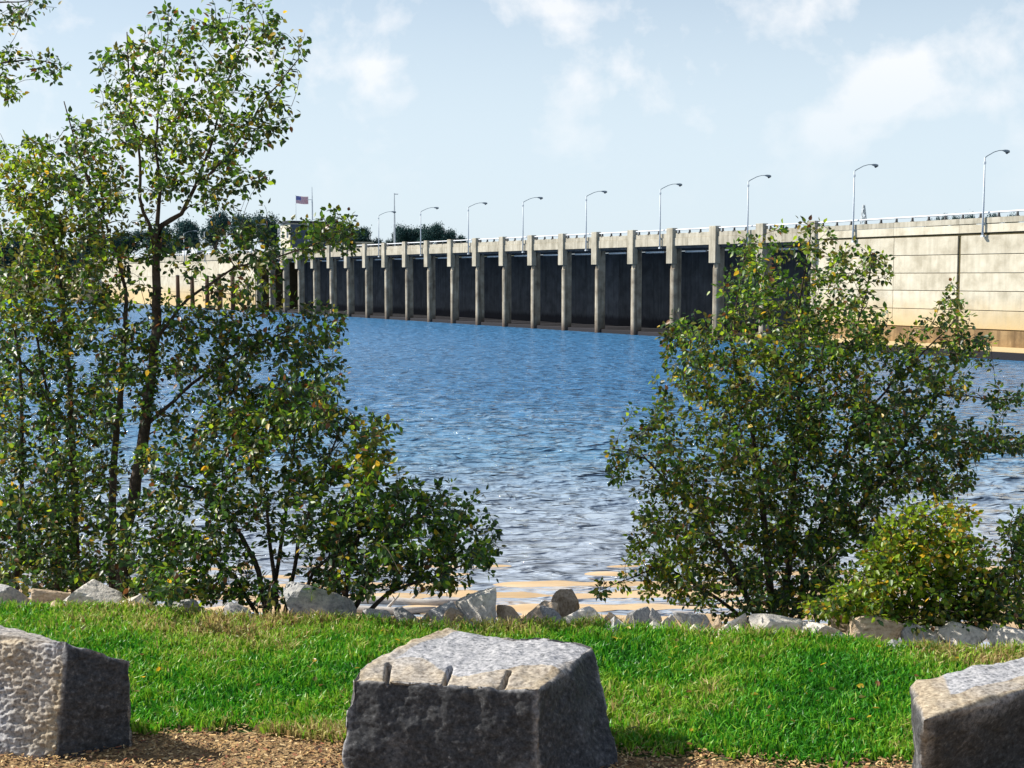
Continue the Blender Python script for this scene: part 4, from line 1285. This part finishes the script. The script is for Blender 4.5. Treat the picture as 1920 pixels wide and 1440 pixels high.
# bushy sapling at the left edge
_, k = plant('birch_tree', 7.4,
    [[(142, 1110, .026), (142, 960, .022), (134, 808, .018), (128, 650, .014), (110, 500, .010), (80, 350, .006), (60, 270, .003)],
     [(108, 1100, .016, .1), (106, 950, .012, .1), (100, 800, .010), (70, 640, .007), (40, 480, .004)],
     [(30, 1110, .018), (42, 890, .013), (42, 725, .010), (20, 560, .006), (0, 420, .004)],
     [(134, 808, .012), (60, 700, .008), (0, 640, .005)]],
    [(40, 330, 70, 70, 70, 'y'), (110, 380, 70, 70, 60, 'o'), (40, 450, 80, 80, 90, 'o'), (140, 480, 70, 70, 60, 'o'), (40, 560, 70, 60, 60, 'o'), (130, 570, 90, 60, 50, 'o'),
     (50, 670, 80, 70, 52, 'd'), (150, 680, 90, 70, 52, 'd'), (40, 790, 70, 70, 52, 'd'), (150, 790, 80, 60, 44, 'd'), (60, 900, 90, 70, 80, 'd'), (150, 920, 70, 60, 36, 'a'), (40, 1000, 80, 60, 80, 'd'), (130, 1010, 70, 60, 50, 'd'), (60, 1075, 90, 34, 60, 'd'), (150, 1085, 60, 28, 30, 'd'), (190, 260, 60, 50, 14, 'o')],
    'bushy yellow green sapling filling the left picture edge', 'birch', 2, dz=.36, per=12, dens=1.9)
tot += k
# overhanging branches top left
_, k = plant('overhanging_tree', 7.5,
    [[(-420, 1130, .06), (-400, 600, .045), (-340, 200, .035), (-300, -100, .02)], [(-370, 330, .02), (-200, 200, .012), (-60, 130, .007), (60, 110, .004), (110, 120, .002)],
     [(-340, 150, .02), (-200, 30, .010), (-60, 10, .006), (60, 0, .003)]],
    [(15, 30, 40, 24, 12, 'd'), (60, 6, 40, 12, 6, 'd'), (15, 130, 40, 40, 22, 'g'), (70, 120, 50, 30, 14, 'd'), (10, 180, 30, 20, 9, 'l'), (-90, 130, 60, 50, 20, 'g')],
    'tree standing outside the left edge with two leafy twigs reaching into the sky', 'tree', 3, dz=.18, per=9)
tot += k
# arching dark shrub, middle left
_, k = plant('alder_shrub', 6.55,
    [[(500, 1150, .016), (478, 1050, .014), (425, 960, .011), (360, 915, .008), (300, 900, .005)],
     [(520, 1150, .014), (510, 1050, .011), (500, 940, .008), (470, 830, .005)],
     [(535, 1150, .013, .1), (560, 1020, .010, .1), (600, 900, .007), (640, 800, .004)],
     [(480, 1150, .012, -.1), (440, 1080, .009, -.1), (390, 1040, .006)], [(545, 1150, .012), (590, 1070, .009), (660, 1010, .006), (720, 1000, .003)],
     [(505, 1150, .013, .15), (530, 1000, .010, .2), (550, 860, .006), (560, 760, .004)]],
    [(330, 860, 70, 50, 34, 'd'), (440, 830, 80, 50, 44, 'a'), (560, 760, 70, 50, 44, 'd'), (490, 800, 50, 35, 24, 'l'), (600, 790, 70, 45, 30, 'd'), (360, 960, 80, 60, 44, 'd'), (470, 920, 80, 60, 46, 'd'), (580, 880, 60, 50, 26, 'd'),
     (330, 1050, 70, 50, 46, 'g'), (420, 1040, 60, 50, 26, 'd'), (590, 990, 80, 50, 34, 'd'), (330, 1110, 90, 25, 34, 'o'), (470, 1115, 90, 25, 26, 'd'), (575, 885, 22, 14, 5, 'Y'), (270, 990, 60, 80, 44, 'd'), (290, 1090, 60, 30, 26, 'd')],
    'dark arching many stemmed shrub between the birch and the grey rock', 'shrub', 4, dz=.30, per=12, dens=1.7)
tot += k
# shrub right of it
_, k = plant('alder_shrub', 6.4,
    [[(640, 1160, .016), (655, 1070, .013), (680, 970, .009), (700, 860, .005), (700, 800, .003)], [(660, 1160, .015), (700, 1060, .011), (760, 980, .007), (830, 930, .004)],
     [(672, 1165, .014), (730, 1110, .010), (810, 1080, .007), (890, 1050, .003)], [(630, 1160, .012), (625, 1060, .009), (630, 940, .005)]],
    [(700, 815, 42, 40, 22, 'o'), (680, 868, 50, 24, 24, 'Y'), (640, 930, 60, 60, 40, 'g'), (720, 930, 60, 50, 46, 'g'), (800, 940, 60, 36, 30, 'g'), (870, 950, 40, 26, 8, 'g'), (680, 1010, 80, 50, 60, 'd'), (780, 1010, 80, 45, 60, 'g'), (870, 1010, 50, 45, 32, 'g'), (900, 1050, 30, 25, 10, 'g'),
     (820, 1060, 60, 32, 22, 'd'), (700, 1085, 90, 30, 44, 'd'), (610, 1080, 50, 40, 22, 'd'), (830, 1090, 50, 16, 8, 'o')],
    'dense green shrub with a yellow sprig, leaning toward the beach right of the grey rock', 'shrub', 5, dz=.30, per=12, dens=1.45)
tot += k
# big right bush
_, k = plant('hawthorn_bush', 6.75,
    [[(1450, 1180, .024), (1440, 1050, .020), (1425, 900, .015), (1400, 760, .010), (1370, 640, .006), (1390, 520, .004), (1400, 440, .003)],
     [(1470, 1180, .022, .1), (1480, 1040, .018, .1), (1490, 880, .013), (1500, 720, .009), (1500, 560, .005), (1520, 440, .003)],
     [(1430, 1180, .018, -.1), (1370, 1060, .014, -.1), (1300, 950, .009), (1210, 860, .005), (1145, 840, .002)],
     [(1490, 1180, .018, .1), (1560, 1040, .014), (1650, 900, .010), (1760, 830, .006), (1900, 830, .003)],
     [(1480, 1180, .016), (1540, 980, .012), (1600, 800, .008), (1700, 690, .005), (1790, 600, .003)],
     [(1420, 1180, .012), (1330, 1110, .009), (1240, 1060, .005), (1130, 1105, .002)],
     [(1500, 720, .008), (1600, 640, .005), (1640, 480, .003)], [(1650, 900, .008), (1760, 740, .005), (1900, 750, .003)]],
    [(1415, 460, 35, 28, 9, 'g'), (1510, 450, 60, 36, 18, 'o'), (1480, 520, 110, 50, 48, 'g'), (1400, 550, 50, 60, 22, 'g'), (1600, 520, 60, 60, 34, 'o'), (1640, 480, 30, 30, 9, 'o'), (1440, 620, 110, 60, 66, 'o'), (1290, 650, 45, 50, 22, 'd'), (1260, 620, 30, 25, 7, 'a'),
     (1560, 620, 90, 60, 56, 'g'), (1380, 700, 120, 60, 76, 'o'), (1530, 710, 110, 60, 76, 'a'), (1680, 650, 90, 50, 40, 'o'), (1780, 600, 40, 50, 16, 'o'), (1820, 650, 50, 28, 16, 'd'), (1720, 720, 90, 36, 28, 'd'), (1890, 745, 40, 14, 9, 'd'), (1790, 700, 70, 30, 16, 'a'),
     (1300, 760, 90, 50, 30, 'o'), (1420, 800, 120, 60, 90, 'o'), (1570, 800, 110, 60, 90, 'd'), (1700, 800, 90, 50, 66, 'd'), (1810, 820, 70, 34, 34, 'd'), (1890, 835, 40, 14, 12, 'd'), (1200, 820, 50, 22, 10, 'a'), (1150, 880, 26, 24, 7, 'g'), (1260, 870, 80, 40, 30, 'a'),
     (1380, 900, 120, 55, 84, 'o'), (1530, 900, 110, 60, 86, 'd'), (1680, 890, 90, 50, 66, 'd'), (1780, 900, 60, 40, 26, 'd'), (1270, 960, 80, 50, 46, 'o'), (1400, 990, 110, 50, 78, 'a'), (1540, 990, 100, 50, 76, 'd'), (1240, 1030, 60, 40, 34, 'y'), (1340, 1070, 100, 40, 60, 'o'), (1480, 1080, 100, 45, 74, 'd'),
     (1400, 1135, 80, 26, 30, 'd'), (1530, 1120, 60, 40, 34, 'd'), (1260, 1100, 60, 24, 16, 'y'), (1135, 1108, 22, 10, 3, 'a'), (1620, 980, 50, 40, 34, 'd')],
    'large spreading dark bush with white glinting leaves on the right', 'bush', 6, dz=.34, per=14, dens=1.7, leaf=(.022, .036), bark='bark')
tot += k
# yellow bush
_, k = plant('willow_bush', 5.82,
    [[(1720, 1195, .012), (1715, 1100, .009), (1700, 1000, .005)], [(1735, 1195, .012), (1760, 1090, .009), (1790, 985, .004)], [(1710, 1195, .010), (1660, 1110, .007), (1620, 1040, .004)], [(1745, 1195, .010), (1810, 1110, .007), (1850, 1050, .003)]],
    [(1700, 990, 50, 36, 46, 'y'), (1785, 985, 44, 36, 50, 'Y'), (1660, 1030, 40, 36, 40, 'y'), (1730, 1040, 70, 40, 84, 'Y'), (1810, 1050, 50, 46, 50, 'y'), (1640, 1080, 50, 36, 50, 'y'), (1720, 1100, 80, 34, 84, 'y'), (1820, 1110, 60, 34, 50, 'o'), (1600, 1120, 50, 30, 46, 'y'), (1690, 1150, 90, 22, 76, 'y'), (1800, 1155, 70, 24, 50, 'o'), (1880, 1120, 40, 50, 40, 'o'), (1570, 1140, 60, 16, 22, 'y')],
    'low yellow leaved bush in front of the rocks at the right', 'bush', 7, dz=.13, per=12, dens=1.4, leaf=(.020, .034))
tot += k
# green shrub at right edge
_, k = plant('willow_shrub', 6.2,
    [[(1915, 1195, .010), (1905, 1100, .007), (1895, 1020, .004)], [(1930, 1195, .010), (1950, 1080, .007), (1960, 980, .004)]],
    [(1900, 1000, 26, 24, 16, 'l'), (1925, 990, 36, 26, 26, 'g'), (1910, 1060, 40, 40, 40, 'g'), (1960, 1040, 40, 60, 50, 'g'), (1930, 1130, 50, 40, 40, 'o')],
    'small fresh green shrub cut by the right picture edge', 'shrub', 8, dz=.15, per=10, leaf=(.022, .036))
tot += k
print('leaves', tot, 'objects', len(bpy.data.objects))
